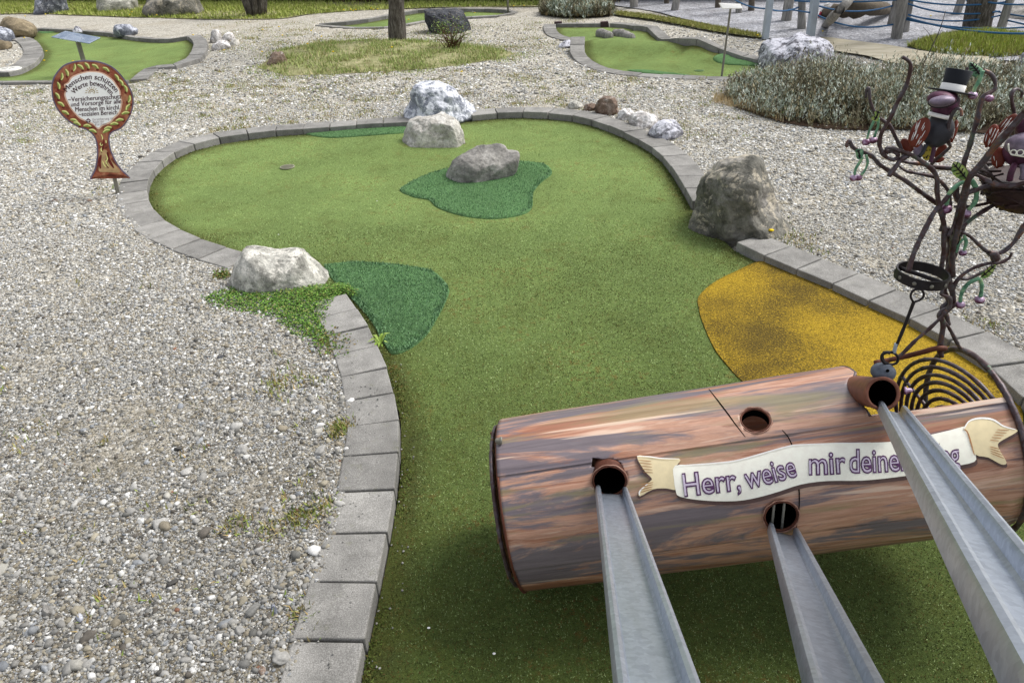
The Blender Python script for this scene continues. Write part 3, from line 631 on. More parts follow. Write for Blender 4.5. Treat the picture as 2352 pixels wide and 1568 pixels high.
# ================================================================== weeds, clover, grass (uncountable)
GC = ['8aa252', '9fb266', 'b4bd7c', '728c42', 'c8c190', 'bcab84', 'a3b26a']
GRN = ['4f7026', '64882e', '7ea03c', '3f5c1e']
patchy = lambda x, y: np.array([np.clip(.45 + 1.5 * noise.noise(Vector((a * 2.2, b * 2.2, 7))) + .6 * noise.noise(Vector((a * 7, b * 7, 7))), .06, 1) for a, b in zip(x, y)])
blades('island_grass', ISL, 46000, lambda x, y: hground(x, y) + .005, .038, .009, GC, tilt=1.0, density=patchy, hvar=.7); tag(bpy.data.objects['island_grass'], 'grass and straw growing on the island round the bare tree trunk', 'grass', kind='stuff')
blades('mound_grass', ISL2, 16000, lambda x, y: hground(x, y) + .03, .06, .014, ['9db04e', 'b6bf62', '86993c', 'bdb278'], tilt=.8); tag(bpy.data.objects['mound_grass'], 'grass growing on the mound under the playground tree', 'grass', kind='stuff')
def wp(px): return wpoly(px, GZ)
blades('lawn_grass', wp([(-40, 36), (60, 34), (160, 37), (330, 43), (420, 45), (520, 46), (640, 44), (700, 34), (800, 26), (1000, 19), (1400, 14), (1400, 1), (700, 2), (0, 0)]), 52000, lambda x, y: flat(x, y) + .01, .055, .02, ['98aa50', 'b0ba60', '7f923e', 'c0bd7c'], tilt=.9,
       density=lambda x, y: .25 + .75 * (np.sin(x * 1.3 + 2) * np.sin(y * 2.1 + x * .4) > -.4)); tag(bpy.data.objects['lawn_grass'], 'rough green grass along the foot of the brown hedge', 'grass', kind='stuff')
blades('verge_grass', wp(STRIP_PX), 7000, lambda x, y: flat(x, y) + .03, .035, .016, ['8c984c', 'a8a862', 'b8ae74'], tilt=.9); tag(bpy.data.objects['verge_grass'], 'thin strip of grass between the gravel and the playground', 'grass', kind='stuff')
n_ = 9000; k_ = RNG.integers(0, len(ISL), n_); t_ = RNG.uniform(0, 1, (n_, 1)); q_ = ISL[k_] * (1 - t_) + ISL[(k_ + 1) % len(ISL)] * t_ + RNG.normal(0, .16, (n_, 2))
q_ = q_[[noise.noise(Vector((a * 2.5, b * 2.5, 9))) > -.08 for a, b in q_]]
blades('island_edge_grass', None, 0, lambda x, y: hground(x, y), .028, .009, GC, tilt=1., pts=q_); tag(bpy.data.objects['island_edge_grass'], 'thin grass and straw straying from the grass island into the gravel', 'grass', kind='stuff')
# tufts in the gravel
def tufts(name, spots, label):
    P = []
    for u, v, r, n in spots:
        c = G(u, v, GZ); P.append(np.stack([RNG.normal(c[0], r, n), RNG.normal(c[1], r, n)], 1))
    P = np.concatenate(P); P = P[outside(P[:, 0], P[:, 1], .0)]
    blades(name, None, 0, lambda x, y: hground(x, y), .022, .007, ['7f9448', '9aa05c', '6d8438', 'b3a373', 'ab9468', '9c8a5c'], tilt=1., pts=P); tag(bpy.data.objects[name], label, 'weeds', kind='stuff')
SP = [(500, 298, .06, 200), (520, 300, .06, 200), (560, 295, .05, 100), (880, 482 * .35, .03, 60), (1030, 262 * 1.05, .05, 60), (660, 880, .05, 140), (640, 890, .04, 100), (740, 1170, .03, 120), (700, 1200, .03, 150), (690, 1192, .02, 100), (540, 1212, .03, 120), (630, 1218, .03, 80), (785, 985, .025, 200), (775, 1000, .02, 120), (730, 880, .03, 60), (2090, 700, .04, 120), (1800, 545, .1, 300), (1850, 570, .08, 150), (1700, 1190, .01, 5), (2030, 700, .03, 60), (2260, 745, .04, 80), (1260, 520, .001, 0),
      (250, 440, .05, 40), (60, 290, .15, 160), (30, 330, .1, 90), (140, 300, .12, 120), (45, 1010, .05, 60), (1590, 312, .06, 100), (1700, 250, .1, 120), (690, 1420, .02, 60), (845, 1520, .015, 200), (860, 1500, .01, 120)]
rr = random.Random(3)
for _ in range(420):
    u, v = rr.uniform(0, 1750), rr.triangular(150, 340, 190); SP.append((u, v, rr.uniform(.03, .10), rr.randint(20, 110)))
for _ in range(170):
    u, v = rr.uniform(470, 1330), rr.uniform(45, 125); SP.append((u, v, rr.uniform(.06, .25), rr.randint(40, 160)))
for _ in range(60):
    u, v = rr.uniform(0, 760), rr.uniform(320, 1500); SP.append((u, v, rr.uniform(.01, .03), rr.randint(4, 14)))
tufts('gravel_weeds', SP, 'small tufts of weed and moss scattered in the gravel')
leaf_v = np.array([[0, 0, 0], [-.5, .5, .12], [0, 1.1, .05], [.5, .5, .12]]); leaf_f = np.array([[0, 1, 2], [0, 2, 3]])
def leaves(name, pos, size, cols, tilt=.5, parent=None, mat=LEAFM, label=None, cat=None, kind='stuff', base_tilt=0):
    n = len(pos); s = size * RNG.uniform(.6, 1.4, n); scl = np.stack([s, s, s], 1)
    rot = rotz(RNG.uniform(0, 6.28, n), RNG.normal(base_tilt, tilt, n))
    cols = np.array([s2l(c) for c in cols]); C = cols[RNG.integers(0, len(cols), n)] * RNG.uniform(.7, 1.25, (n, 1))
    V, F_, C = mass(leaf_v, leaf_f, pos, scl, rot, C); o = mk(name, V, F_, mat, parent, False, col=C)
    return tag(o, label, cat, kind=kind)
CLO = wp([(540, 655), (480, 675), (440, 690), (470, 715), (560, 735), (620, 745), (660, 775), (720, 800), (772, 808), (768, 760), (765, 720), (790, 680), (830, 665), (800, 650), (690, 655)])
p = scatter_poly(CLO, 26000); dd = dist_poly(p[:, 0], p[:, 1], CLO); p = p[RNG.uniform(0, 1, len(p)) < np.clip(dd / .04 + .15, 0, 1)]
zz = .055 + RNG.uniform(-.02, .018, len(p)) - .03 * np.exp(-dist_poly(p[:, 0], p[:, 1], CLO) / .05)
leaves('clover_mat', np.stack([p[:, 0], p[:, 1], zz], 1), .0086, ['4a6e22', '5f8a30', '749c3e', '3c5c1e', '86904a'], .5, label='green mat of clover spreading over gravel and kerb in front of the pale rock', cat='ground cover')
p2 = np.concatenate([wp([(512 + RNG.normal(0, 12), 636 + RNG.normal(0, 5)) for _ in range(280)]), wp([(760 + RNG.normal(0, 22), 790 + RNG.normal(0, 16)) for _ in range(400)])])
leaves('moss_clump', np.stack([p2[:, 0], p2[:, 1], GZ + .01 + RNG.uniform(0, .01, len(p2))], 1), .010, ['5d7a2a', '6b6d30', '7c6a3c', '4f6a26'], .6, label='moss and clover seedlings at the edge of the clover mat', cat='ground cover')
# weeds rooted in the kerb joints
def rosette(px, z, n, ln, cols, label, name='weed'):
    c = G(px[0], px[1], z); t = MB()
    for i in range(n):
        a = random.uniform(0, 6.28); l = ln * random.uniform(.6, 1.1); d = np.array([math.cos(a), math.sin(a), 0]); e = np.array([-d[1], d[0], 0]) * l * .12
        up = random.uniform(.25, .7) * l; cc = np.array(s2l(random.choice(cols))); pts = [c, c + d * l * .5 + [0, 0, up], c + d * l + [0, 0, up * .7]]
        t.add([pts[0], pts[1] - e, pts[2], pts[1] + e], [(0, 1, 2, 3)], cc)
    return tag(t.build(name, LEAFM, None, False), label, 'weed')
rosette((875, 790), .03, 16, .06, ['7f9a3c', '6d8a30', '93aa50'], 'light green dandelion leaves rooted inside the left kerb below the dark patch')
rosette((1822, 268), GZ, 30, .14, ['6f9a2c', '86ae3c', '5a8424'], 'bright green leafy weed in front of the grey lavender')
rosette((785, 985), GZ, 14, .03, ['7f9a3c', '6d8a30'], 'small weed against the outer side of the left kerb')
# ================================================================== rocks
def rock(name, outline, base_v, depth, mat, label, sub=6, facets=18, amp=.055, seed=1, gz=GZ, box_=.8, cat='boulder', group=None, parent=None, top_ext=None):
    rs = random.Random(seed); O = np.array(outline, float); uc = (O[:, 0].min() + O[:, 0].max()) / 2
    b = G(uc, base_v, gz)[:2]; hd = b / np.linalg.norm(b); cen = b + hd * depth * .42; sd = np.array([hd[1], -hd[0]])
    pts = []
    for u, v in catmull(O, 4, True):
        d = ray(u, v); t = (cen @ hd) / (d[:2] @ hd); P = CAM + d * t; pts.append(((P[:2] - cen) @ sd, P[2]))
    pts = np.array(pts); c0 = np.array([(pts[:, 0].min() + pts[:, 0].max()) / 2, pts[:, 1].min() * .62 + pts[:, 1].max() * .38])
    c0[1] = max(c0[1], gz + .01)
    rel = pts - c0; ang = np.arctan2(rel[:, 1], rel[:, 0]); rad = np.hypot(rel[:, 0], rel[:, 1]); o = np.argsort(ang); ang, rad = ang[o], rad[o]
    A3 = np.r_[ang - 2 * np.pi, ang, ang + 2 * np.pi]; R3 = np.r_[rad, rad, rad]
    v, f = ico(sub); v = v.copy()
    off = Vector((seed * 3.7, seed * 1.3, seed * 2.1))
    for _ in range(facets):
        n = np.array([rs.gauss(0, 1), rs.gauss(0, 1), rs.gauss(0, 1)]); n /= np.linalg.norm(n); dd = rs.uniform(.70, .93)
        if abs(n[1]) < .35: dd = max(dd, .9)
        e = v @ n - dd; k = e > 0; v[k] -= np.outer(e[k] * .9, n)
    rho = np.hypot(v[:, 0], v[:, 2]); th = np.arctan2(v[:, 2], v[:, 0]); p = np.interp(th, A3, R3); rr_ = rho ** box_
    rmean = rad.mean()
    s_ = np.cos(th) * p * rr_; z = np.sin(th) * p * rr_; dp = v[:, 1] * depth * .5
    Vt = np.stack([s_, dp, z], 1); nr = Vt / (np.linalg.norm(Vt, axis=1)[:, None] + 1e-9)
    amt = np.array([noise.fractal(Vector(q / rmean * 1.6) + off, .9, 2.1, 6) + .55 * (abs(noise.noise(Vector(q / rmean * 3.2) + off)) - .25) + .38 * (abs(noise.noise(Vector(q / rmean * 8) + off)) - .25) + .16 * noise.noise(Vector(q / rmean * 19) + off) for q in Vt])
    Vt = Vt + nr * (amt * amp * rmean * 1.6)[:, None]
    Wd = np.stack([cen[0] + Vt[:, 0] * sd[0] + Vt[:, 1] * hd[0], cen[1] + Vt[:, 0] * sd[1] + Vt[:, 1] * hd[1], c0[1] + Vt[:, 2]], 1)
    ob = mk(name, Wd, f, mat, parent); return tag(ob, label, cat, group)
rock('boulder', [(532, 664), (542, 622), (558, 592), (574, 574), (635, 571), (690, 562), (712, 585), (735, 604), (757, 628), (772, 650), (786, 676), (740, 690), (640, 700), (560, 690)], 668, .42, ROCK_PALE, 'pale lichen-spotted boulder on the left kerb above the clover mat', seed=71, amp=.028, facets=9)
rock('boulder', [(926, 330), (935, 300), (940, 279), (965, 267), (1010, 262), (1045, 268), (1062, 290), (1071, 320), (1062, 345), (1030, 356), (980, 358), (940, 350)], 348, .5, ROCK_CREAM, 'rounded cream boulder on the turf, in front of the blue-grey crusted boulder', seed=3, gz=0, amp=.04, facets=12)
rock('boulder', [(1026, 418), (1035, 385), (1048, 362), (1075, 345), (1130, 334), (1160, 336), (1172, 347), (1195, 350), (1192, 380), (1177, 410), (1165, 430), (1100, 432), (1060, 428)], 421, .42, ROCK_TAUPE, 'taupe grey boulder standing on the dark green turf patch', seed=4, gz=0, amp=.03, facets=20)
rock('boulder', [(927, 290), (928, 255), (945, 235), (944, 212), (960, 192), (1000, 181), (1030, 193), (1070, 225), (1102, 264), (1085, 280), (1050, 292), (1000, 305), (940, 310)], 284, .65, ROCK_BLUEWHITE, 'blue-grey boulder with white crust set in the rear kerb', seed=5, gz=.02, amp=.05, facets=16)
rock('boulder', [(1573, 505), (1578, 465), (1598, 430), (1618, 395), (1665, 369), (1710, 357), (1737, 361), (1757, 400), (1762, 440), (1790, 480), (1810, 530), (1780, 560), (1720, 575), (1650, 575), (1610, 560), (1585, 540)], 552, .62, ROCK_DARK, 'big dark grey craggy boulder between the two stretches of right kerb', seed=16, gz=.02, amp=.06, facets=24, box_=.75)
rock('boulder', [(975, 30), (978, 22), (1020, 21), (1060, 22), (1072, 36), (1085, 56), (1083, 82), (1050, 80), (1010, 80), (988, 76), (980, 50)], 77, .8, ROCK_BLACK, 'flat-topped blackish boulder in the gravel right of the tree trunk', seed=7, amp=.06, facets=26, box_=.6)
rock('boulder', [(1738, 148), (1742, 105), (1760, 94), (1800, 89), (1830, 77), (1870, 87), (1900, 98), (1909, 125), (1906, 155), (1870, 172), (1790, 172), (1752, 165)], 161, .85, ROCK_WHITE, 'large white crusted boulder beside the lavender, dark on its left side', seed=8, amp=.05, facets=20, box_=.7)
rock('boulder', [(612, 148), (622, 128), (632, 119), (650, 120), (658, 133), (667, 150), (655, 160), (630, 162)], 155, .3, ROCK_BROWN, 'small brown and grey rock at the left tip of the grass island', 5, seed=9, amp=.06)
for i, (o, bv, mt, lb) in enumerate([
    ([(484, 98), (486, 78), (493, 67), (505, 70), (512, 84), (514, 100), (500, 106)], 100, ROCK_CHALK, 'tall pointed white stone at the left of the loose pile behind the round sign'),
    ([(510, 95), (515, 80), (525, 74), (537, 77), (541, 90), (535, 98)], 98, ROCK_CHALK, 'knobbly pale stone at the back of the white stone pile'),
    ([(488, 114), (494, 100), (508, 92), (522, 93), (531, 104), (528, 117), (505, 121)], 117, ROCK_CHALK, 'low broad white stone at the front of the white stone pile'),
    ([(528, 106), (532, 93), (543, 89), (552, 98), (551, 106), (540, 110)], 107, ROCK_CREAM, 'small beige stone at the right end of the white stone pile')]):
    rock('stone', o, bv, .22, mt, lb, 4, 14, .08, 20 + i, cat='stone', group='pile of white stones')
rock('boulder', [(2, 84), (6, 50), (14, 39), (40, 39), (72, 50), (88, 64), (86, 84), (60, 92), (20, 92)], 86, .7, ROCK_TAN, 'smooth tan boulder at the left edge behind the curled kerb', 5, seed=31, amp=.03)
rock('boulder', [(-40, 90), (-25, 64), (8, 62), (30, 70), (38, 84), (36, 98), (0, 104), (-40, 104)], 98, .5, ROCK_SLATE, 'grey boulder in front of the tan boulder at the left edge', 5, seed=32, amp=.04)
rock('stone', [(-10, 112), (-6, 95), (10, 92), (28, 97), (33, 108), (20, 116), (0, 118)], 113, .25, ROCK_TAN, 'small brown stone below the grey boulder at the left edge', 4, seed=33, cat='stone')
rock('boulder', [(80, 36), (83, 5), (90, -25), (120, -40), (150, -28), (158, 5), (163, 34), (140, 40), (95, 40)], 34, .7, ROCK_SLATE, 'tall grey standing boulder at the top left, leftmost of the three by the hedge', 5, seed=34, amp=.05, box_=.65)
rock('boulder', [(227, 28), (227, 5), (232, -18), (270, -26), (312, -20), (320, 8), (321, 27), (290, 33), (240, 32)], 28, .8, ROCK_PALE, 'pale beige boulder by the hedge, middle of the three', 5, seed=35, amp=.05, box_=.6)
rock('boulder', [(328, 30), (335, 5), (350, -15), (400, -28), (450, -16), (468, 10), (474, 32), (440, 44), (380, 44), (345, 38)], 39, 1., ROCK_DARK, 'broad dark boulder by the hedge, rightmost of the three', 5, seed=36, amp=.05, box_=.7)
rock('boulder', [(264, 76), (266, 62), (275, 57), (300, 56), (310, 62), (321, 66), (319, 80), (300, 85), (275, 87)], 84, .4, ROCK_SLATE, 'blue-grey block of rock on the rear kerb behind the metal plate stand', 5, seed=37, amp=.05, box_=.6)
rock('stone', [(168, 74), (172, 63), (180, 60), (190, 68), (192, 76), (180, 80)], 78, .2, ROCK_WHITE, 'small white stone on the kerb just behind the metal plate', 4, seed=38, cat='stone')
for i, (o, bv, mt, lb, dp) in enumerate([
    ([(1304, 247), (1307, 236), (1320, 231), (1333, 236), (1338, 245), (1325, 252)], 250, ROCK_PALE, 'small beige stone outside the rear kerb, leftmost of the row', .14),
    ([(1340, 252), (1346, 240), (1360, 237), (1372, 244), (1373, 256), (1355, 258)], 256, ROCK_BROWN, 'low dark stone between the beige stone and the upright brown one', .14),
    ([(1366, 262), (1367, 240), (1376, 224), (1395, 221), (1415, 228), (1420, 245), (1417, 266), (1395, 272)], 266, ROCK_BROWN, 'upright brown stone standing outside the rear kerb', .2),
    ([(1417, 270), (1424, 254), (1440, 250), (1456, 256), (1462, 270), (1450, 280), (1430, 282)], 278, ROCK_CHALK, 'white stone just right of the upright brown one', .2),
    ([(1440, 280), (1452, 260), (1480, 256), (1505, 265), (1512, 282), (1500, 298), (1465, 300)], 294, ROCK_CHALK, 'flat white stone leaning on the outside of the curved kerb', .28),
    ([(1488, 308), (1496, 286), (1520, 274), (1548, 279), (1567, 300), (1565, 320), (1535, 330), (1505, 322)], 321, ROCK_WHITE, 'mottled white stone, lowest of the row outside the curved kerb', .3)]):
    rock('stone', o, bv, dp, mt, lb, 5, 14, .07, 40 + i, cat='stone', group='stones outside the curved kerb')
rock('stone', [(1282, 108), (1290, 98), (1305, 93), (1318, 97), (1322, 108), (1305, 113)], 111, .3, ROCK_WHITE, 'whitish rock against the outside of the ridge kerb', 4, seed=50, cat='stone')
rock('boulder', [(2326, 160), (2332, 135), (2350, 115), (2400, 108), (2440, 130), (2450, 165), (2380, 175)], 168, .6, ROCK_SLATE, 'grey boulder at the right edge behind the lavender', 5, seed=51)
rock('boulder', [(2285, 50), (2290, 35), (2310, 18), (2340, 10), (2400, 15), (2420, 50), (2350, 58)], 50, 1.2, ROCK_TAUPE, 'large grey-brown boulder at the right edge behind the ropes', 5, seed=52)
for i, (a, b, c, d, lb) in enumerate([((1377, 78), (1401, 86), .032, .05, 'left'), ((1414, 79), (1452, 88), .034, .05, 'right')]):
    A_, B_ = G(*a, .05), G(*b, .05); mm = MB(); mm.add(*tube([A_, A_ * .5 + B_ * .5 + [0, .01, .01], B_], [.075, .07, .06], 12, wob=.15, rough=.05)); tag(mm.build('log_piece', POST), 'short weathered log lying on the ridged green, %s of the two' % lb, 'log', 'logs on the ridged green')
# single stones that stand out in the gravel
for i, (u, v, r, mt, lb) in enumerate([(128, 463, .018, ROCK_BROWN, 'dark brown pebble left of the round sign post, left of two'), (206, 464, .020, ROCK_BROWN, 'dark brown pebble nearer the round sign post, right of two'),
    (510, 826, .022, ROCK_BLACK, 'dark flat stone in the gravel below the clover mat'), (635, 1412, .026, ROCK_SLATE, 'grey stone near the kerb at the lower middle left'), (208, 968, .013, ROCK_BROWN, 'dark red pebble in the left gravel'),
    (605, 1553, .018, ROCK_BROWN, 'reddish brown pebble at the bottom edge beside the kerb'), (643, 1053, .012, ROCK_WHITE, 'bright white pebble in the gravel beside the left kerb'),
    (385 * .489 * 1.0 + 0, 1400 + 50 * .489, .02, ROCK_SLATE, 'pale oval stone in the lower left gravel'), (115, 1410, .028, ROCK_TAUPE, 'round brownish stone at the lower left')]):
    rock('pebble', [(u - r * 600 * .9, v), (u - r * 400, v - r * 420), (u + r * 300, v - r * 450), (u + r * 560, v), (u + r * 200, v + r * 300), (u - r * 300, v + r * 300)] if v > 700 else [(u - 8, v), (u - 4, v - 6), (u + 4, v - 6), (u + 8, v), (u, v + 5)], v + 3, r * 1.6, mt, lb, 3, 8, .05, 60 + i, cat='pebble')

# ================================================================== painted metal log
A0 = np.array([-.0184, 1.4808, .2517]); RL_, LL = .2417, 1.2438
D1 = np.array([.98581, -.02513, .16599]); D1 /= np.linalg.norm(D1)
E2 = np.array([0, 0, 1.]) - D1 * D1[2]; E2 /= np.linalg.norm(E2); E1 = np.cross(E2, D1)
if E1[1] > 0: E1 = -E1
# local axes: X = D1, Y = -E1 (away from the camera), Z = E2
LM = Matrix(((D1[0], -E1[0], E2[0], A0[0]), (D1[1], -E1[1], E2[1], A0[1]), (D1[2], -E1[2], E2[2], A0[2]), (0, 0, 0, 1)))
def cyl(u, v, r=RL_):
    """hit of the view ray with the log's surface -> (s along, angle from the front)"""
    D = ray(u, v); o = CAM - A0; n = D - D1 * (D @ D1); m_ = o - D1 * (o @ D1); a = n @ n; b = 2 * n @ m_; c = m_ @ m_ - r * r
    t = (-b - math.sqrt(max(b * b - 4 * a * c, 0))) / (2 * a); P = CAM + D * t; s = (P - A0) @ D1; q = P - A0 - D1 * s
    return s, math.atan2(q @ E2, q @ E1)
def LP(s, a, r=RL_):                                               # world point on the log
    return A0 + D1 * s + r * (math.cos(a) * E1 + math.sin(a) * E2)
def mkl(name, V, F, mat, parent, smooth=True):
    """mesh given in world space, stored in the log's own axes"""
    inv = np.array(LM.inverted()); V = np.asarray(V, float).reshape(-1, 3); L = V @ inv[:3, :3].T + inv[:3, 3]
    o = mk(name, L, F, mat, None, smooth); o.matrix_world = LM
    if parent is not None: o.parent = parent; o.matrix_parent_inverse = WM[parent].inverted(); o.matrix_basis = LM
    return o
logt = empty('painted_log', (float(A0[0]), float(A0[1]), 0), 'hollow metal log painted like brown bark with a German motto banner', 'log sculpture')
d2r = math.radians
s_c = cyl(1990, 940)[0]; aC = (cyl(2098, 943)[1] + cyl(2322, 909)[1]) / 2; aB = d2r(196); sSeam, _ = cyl(1800, 985); aSeam = (cyl(1190, 1090)[1] + cyl(1415, 1052)[1]) / 2; aSeam2 = cyl(1215, 1310)[1]; sSeam3 = cyl(1835, 1110)[0]
_cp = sorted((cyl(u, v)[1], cyl(u, v)[0]) for u, v in ((1996, 952), (1990, 944), (1965, 922), (1949, 895), (1949, 876), (1966, 858))); _ca = [p[0] for p in _cp]; _cs = [p[1] for p in _cp]
def cut_s(a):
    return float(np.interp(a, _ca + [_ca[-1] + .25], _cs + [_cs[-1]]))
def _unused(a):
    """left border of the opening"""
    return s_c + .03 * math.sin((a - aC) * 1.2) if a < d2r(140) else s_c + .05
angs = sorted(set(np.round(np.concatenate([np.arange(-180, 180, 1.5), [math.degrees(aC)], [196 - 360], [math.degrees(aSeam), math.degrees(aSeam) + .35], [math.degrees(aSeam2), math.degrees(aSeam2) - .35]]), 3)))
ss = np.unique(np.round(np.concatenate([np.linspace(.008, LL, 125), [sSeam, sSeam + .003, sSeam3, sSeam3 + .003]]), 4))
def lrad(s, a):
    r = RL_ - .0025 + .0012 * noise.noise(Vector((s * 5, a * 2, 0)))
    if aSeam + .003 < a < d2r(175): r += .0035
    if a < aSeam2 + 0.001 and a > d2r(-120): r -= .003
    if s > LL - .12 and a < d2r(5) and a > d2r(-90): r += .002 * math.sin(s * 90)
    return r
V = []; na = len(angs); ns = len(ss)
for rr0 in (0, -.006):
    for s in ss:
        for ad in angs:
            a = d2r(ad); s2 = s
            if s > LL - .001 and -1.3 < a < .1: s2 = s - .02 * (.5 + .5 * math.sin(a * 9)) * abs(math.sin(a * 1.2))      # ragged lower right rim
            V.append(LP(s2, a, lrad(s, a) + rr0))
keep = np.ones((ns - 1, na), bool)
for i in range(ns - 1):
    for j in range(na):
        am = d2r((angs[j] + (angs[(j + 1) % na] if j < na - 1 else 180)) / 2); am2 = am if am > -2 else am + 2 * math.pi
        sm = (ss[i] + ss[i + 1]) / 2
        if aC < am2 < aB and sm > cut_s(am2): keep[i, j] = False
F = []; o2 = ns * na
def vi(i, j, l=0): return l * o2 + i * na + j % na
for i in range(ns - 1):
    for j in range(na):
        if not keep[i, j]: continue
        F.append((vi(i, j), vi(i, j + 1), vi(i + 1, j + 1), vi(i + 1, j))); F.append((vi(i, j, 1), vi(i + 1, j, 1), vi(i + 1, j + 1, 1), vi(i, j + 1, 1)))
        for (di, dj, p, q) in ((-1, 0, (i, j), (i, j + 1)), (1, 0, (i + 1, j + 1), (i + 1, j)), (0, -1, (i + 1, j), (i, j)), (0, 1, (i, j + 1), (i + 1, j + 1))):
            ii, jj = i + di, (j + dj) % na
            if ii < 0 or ii >= ns - 1 or not keep[ii, jj]: F.append((vi(*q), vi(*p), vi(*p, 1), vi(*q, 1)))
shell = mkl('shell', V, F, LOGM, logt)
bm = bmesh.new(); bm.from_mesh(shell.data); bmesh.ops.delete(bm, geom=[x for x in bm.verts if not x.link_faces], context='VERTS'); bmesh.ops.recalc_face_normals(bm, faces=bm.faces); bm.to_mesh(shell.data); bm.free()
# round holes: bored with a cylinder, then the cutters are removed
def frame(n):
    n = n / np.linalg.norm(n); a = np.cross([0, 0, 1.], n); a /= np.linalg.norm(a); return a, np.cross(n, a), n
def hole_frame(u, v, toward=None):
    s, a = cyl(u, v); P = LP(s, a); n = LP(s, a, RL_ + 1) - P
    return s, a, P, (frame(n) if toward is None else frame(toward))
HOLES = {}
cut = []
DIRS = [np.array([-.0986, -.8238, .5583]), np.array([-.3033, -.7377, .6032]), np.array([-.4204, -.7728, .4755])]
for key, (u, v), r, tw in (('a', (1400, 1103), .0425, DIRS[0] + [0, 0, -.35]), ('b', (1735, 964), .037, None), ('c', (1794, 1185), .041, None)):
    s, a, P, fr = hole_frame(u, v, tw); HOLES[key] = (P, fr, r)
    V, F = lathe([(r, -.12), (r, .12)], P, fr, 36); o = mk('cutter', V, F, None); cut.append(o)
s, a = cyl(1392, 1066); P = LP(s, a); V, F = box(P, (.036, .05, .012), frame(LP(s, a, 1.2) - P)[0:1] + (frame(LP(s, a, 1.2) - P)[2], frame(LP(s, a, 1.2) - P)[1])); cut.append(mk('cutter', V, F, None))
for o in cut:
    bm = bmesh.new(); bm.from_mesh(o.data); bmesh.ops.recalc_face_normals(bm, faces=bm.faces); bm.to_mesh(o.data); bm.free()
    md = shell.modifiers.new('hole', 'BOOLEAN'); md.operation = 'DIFFERENCE'; md.object = o; md.solver = 'EXACT'
bpy.context.view_layer.update(); dg = bpy.context.evaluated_depsgraph_get()
me = bpy.data.meshes.new_from_object(shell.evaluated_get(dg)); shell.modifiers.clear(); shell.data = me
for o in cut: bpy.data.objects.remove(o)
# pipe sleeves inside the holes
for key, out, dp in (('a', .005, .16), ('b', .001, .03), ('c', .002, .14)):
    P, fr, r = HOLES[key]
    V, F = lathe([(r - .0005, -dp), (r - .0005, out), (r - .004, out), (r - .0042, out - .006)], P, fr, 36, cap=False); o = mkl('pipe_sleeve', V, F, RUST, logt)
    V, F = lathe([(r - .0043, out - .006), (r - .0043, -dp)], P, fr, 36, cap=False); mkl('pipe_bore', V, F, BLACKM, logt)
    V, F = lathe([(r - .004, -dp + .002), (.001, -dp + .002)], P, fr, 36, cap=False); mkl('pipe_back', V, F, BLACKM, logt) if key != 'b' else None
    # weld bead round the rim
    ring = [P + fr[0] * (r + .002) * math.cos(t) + fr[1] * (r + .002) * math.sin(t) + fr[2] * (out - .001 + .0015 * math.sin(t * 9)) for t in np.linspace(0, 2 * math.pi, 40, endpoint=False)]
    V, F = tube(ring, .0016, 6, True, sub=1, rough=.2, wob=.3); mkl('weld_bead', V, F, simple('weld_paint', '9a7464', .5, .3, 90), logt)
P, fr, r = HOLES['c']
mm = MB()
for dx in (-.018, .006): mm.add(*tube([P + fr[0] * dx + fr[1] * q * math.sqrt(max(r * r - dx * dx, 0)) + fr[2] * -.004 for q in (-1, 1)], .0032, 8, sub=1))
o = mm.build('hole_bar', GREYSTEEL, None); adopt(o, logt)
# the spout pipe sticking out of the opening
cP = PY(2027, 904, float(LP(*cyl(2012, 935))[1] - .035))
pdir = (cP - PY(1975, 896, cP[1] + .115)); pdir /= np.linalg.norm(pdir); a_ = np.cross([0, 0, 1.], pdir); a_ /= np.linalg.norm(a_); frp = (a_, np.cross(pdir, a_), pdir)
zd = float((cP - CAM) @ FW); rp = 39.5 * zd / FPX
V, F = lathe([(rp * .9, -.16), (rp * .94, -.02), (rp, 0), (rp * .97, .003), (rp * .8, .002), (rp * .8, -.004)], cP, frp, 40, cap=False); V2, F2 = lathe([(rp * .79, -.003), (rp * .76, -.02), (rp * .74, -.14), (.001, -.14)], cP, frp, 40, cap=False); mkl('pipe_bore', V2, F2, BLACKM, logt); mkl('spout_pipe', V, F, simple('copper_brown_pipe', '7c4f3e', .45, .3, 35, metal=.2, bump=.3), logt)
# rims, end grates
def circle_pts(s, r, a0=0, a1=360, n=64, wobble=0):
    return [LP(s, d2r(t), r * (1 + wobble * math.sin(t * .11))) for t in np.linspace(a0, a1, n, endpoint=(a1 - a0) < 359)]
V, F = tube(circle_pts(LL - .002, RL_ + .001, n=90), .0075, 8, True, sub=1, wob=.15); mkl('end_rim', V, F, IRON, logt)
V, F = tube(circle_pts(.008, RL_ - .004, n=90), .0038, 8, True, sub=1, wob=.15); mkl('end_rim', V, F, RUST, logt)
V, F = tube(circle_pts(-.010, RL_ * .91, n=90, wobble=.01), .0055, 8, True, sub=1, wob=.2); mkl('end_rim', V, F, IRON, logt)
gE1 = math.cos(.235) * E1 + math.sin(.235) * D1; gC = A0 + D1 * (LL - .048) + E2 * .009      # the grate hangs slightly turned inside the opening
def gp(a, r): return gC + r * (math.cos(a) * gE1 + math.sin(a) * E2)
def gring(r): return [gp(t, r) for t in np.linspace(0, 2 * math.pi, 60, endpoint=False)]
mm = MB()
for k, fr_ in enumerate((.915, .825, .735, .65, .56, .465, .37, .28, .19, .1)): mm.add(*tube(gring(RL_ * fr_), .0056, 7, True, sub=1, wob=.15))
for ad in (18, 52, 160, 265): mm.add(*tube([gp(d2r(ad), RL_ * q) for q in (.1, .5, .93)], .005, 7, sub=2))
g = mkl('spiral_grate', np.concatenate(mm.v), mm.f, IRON, logt)
mm = MB()
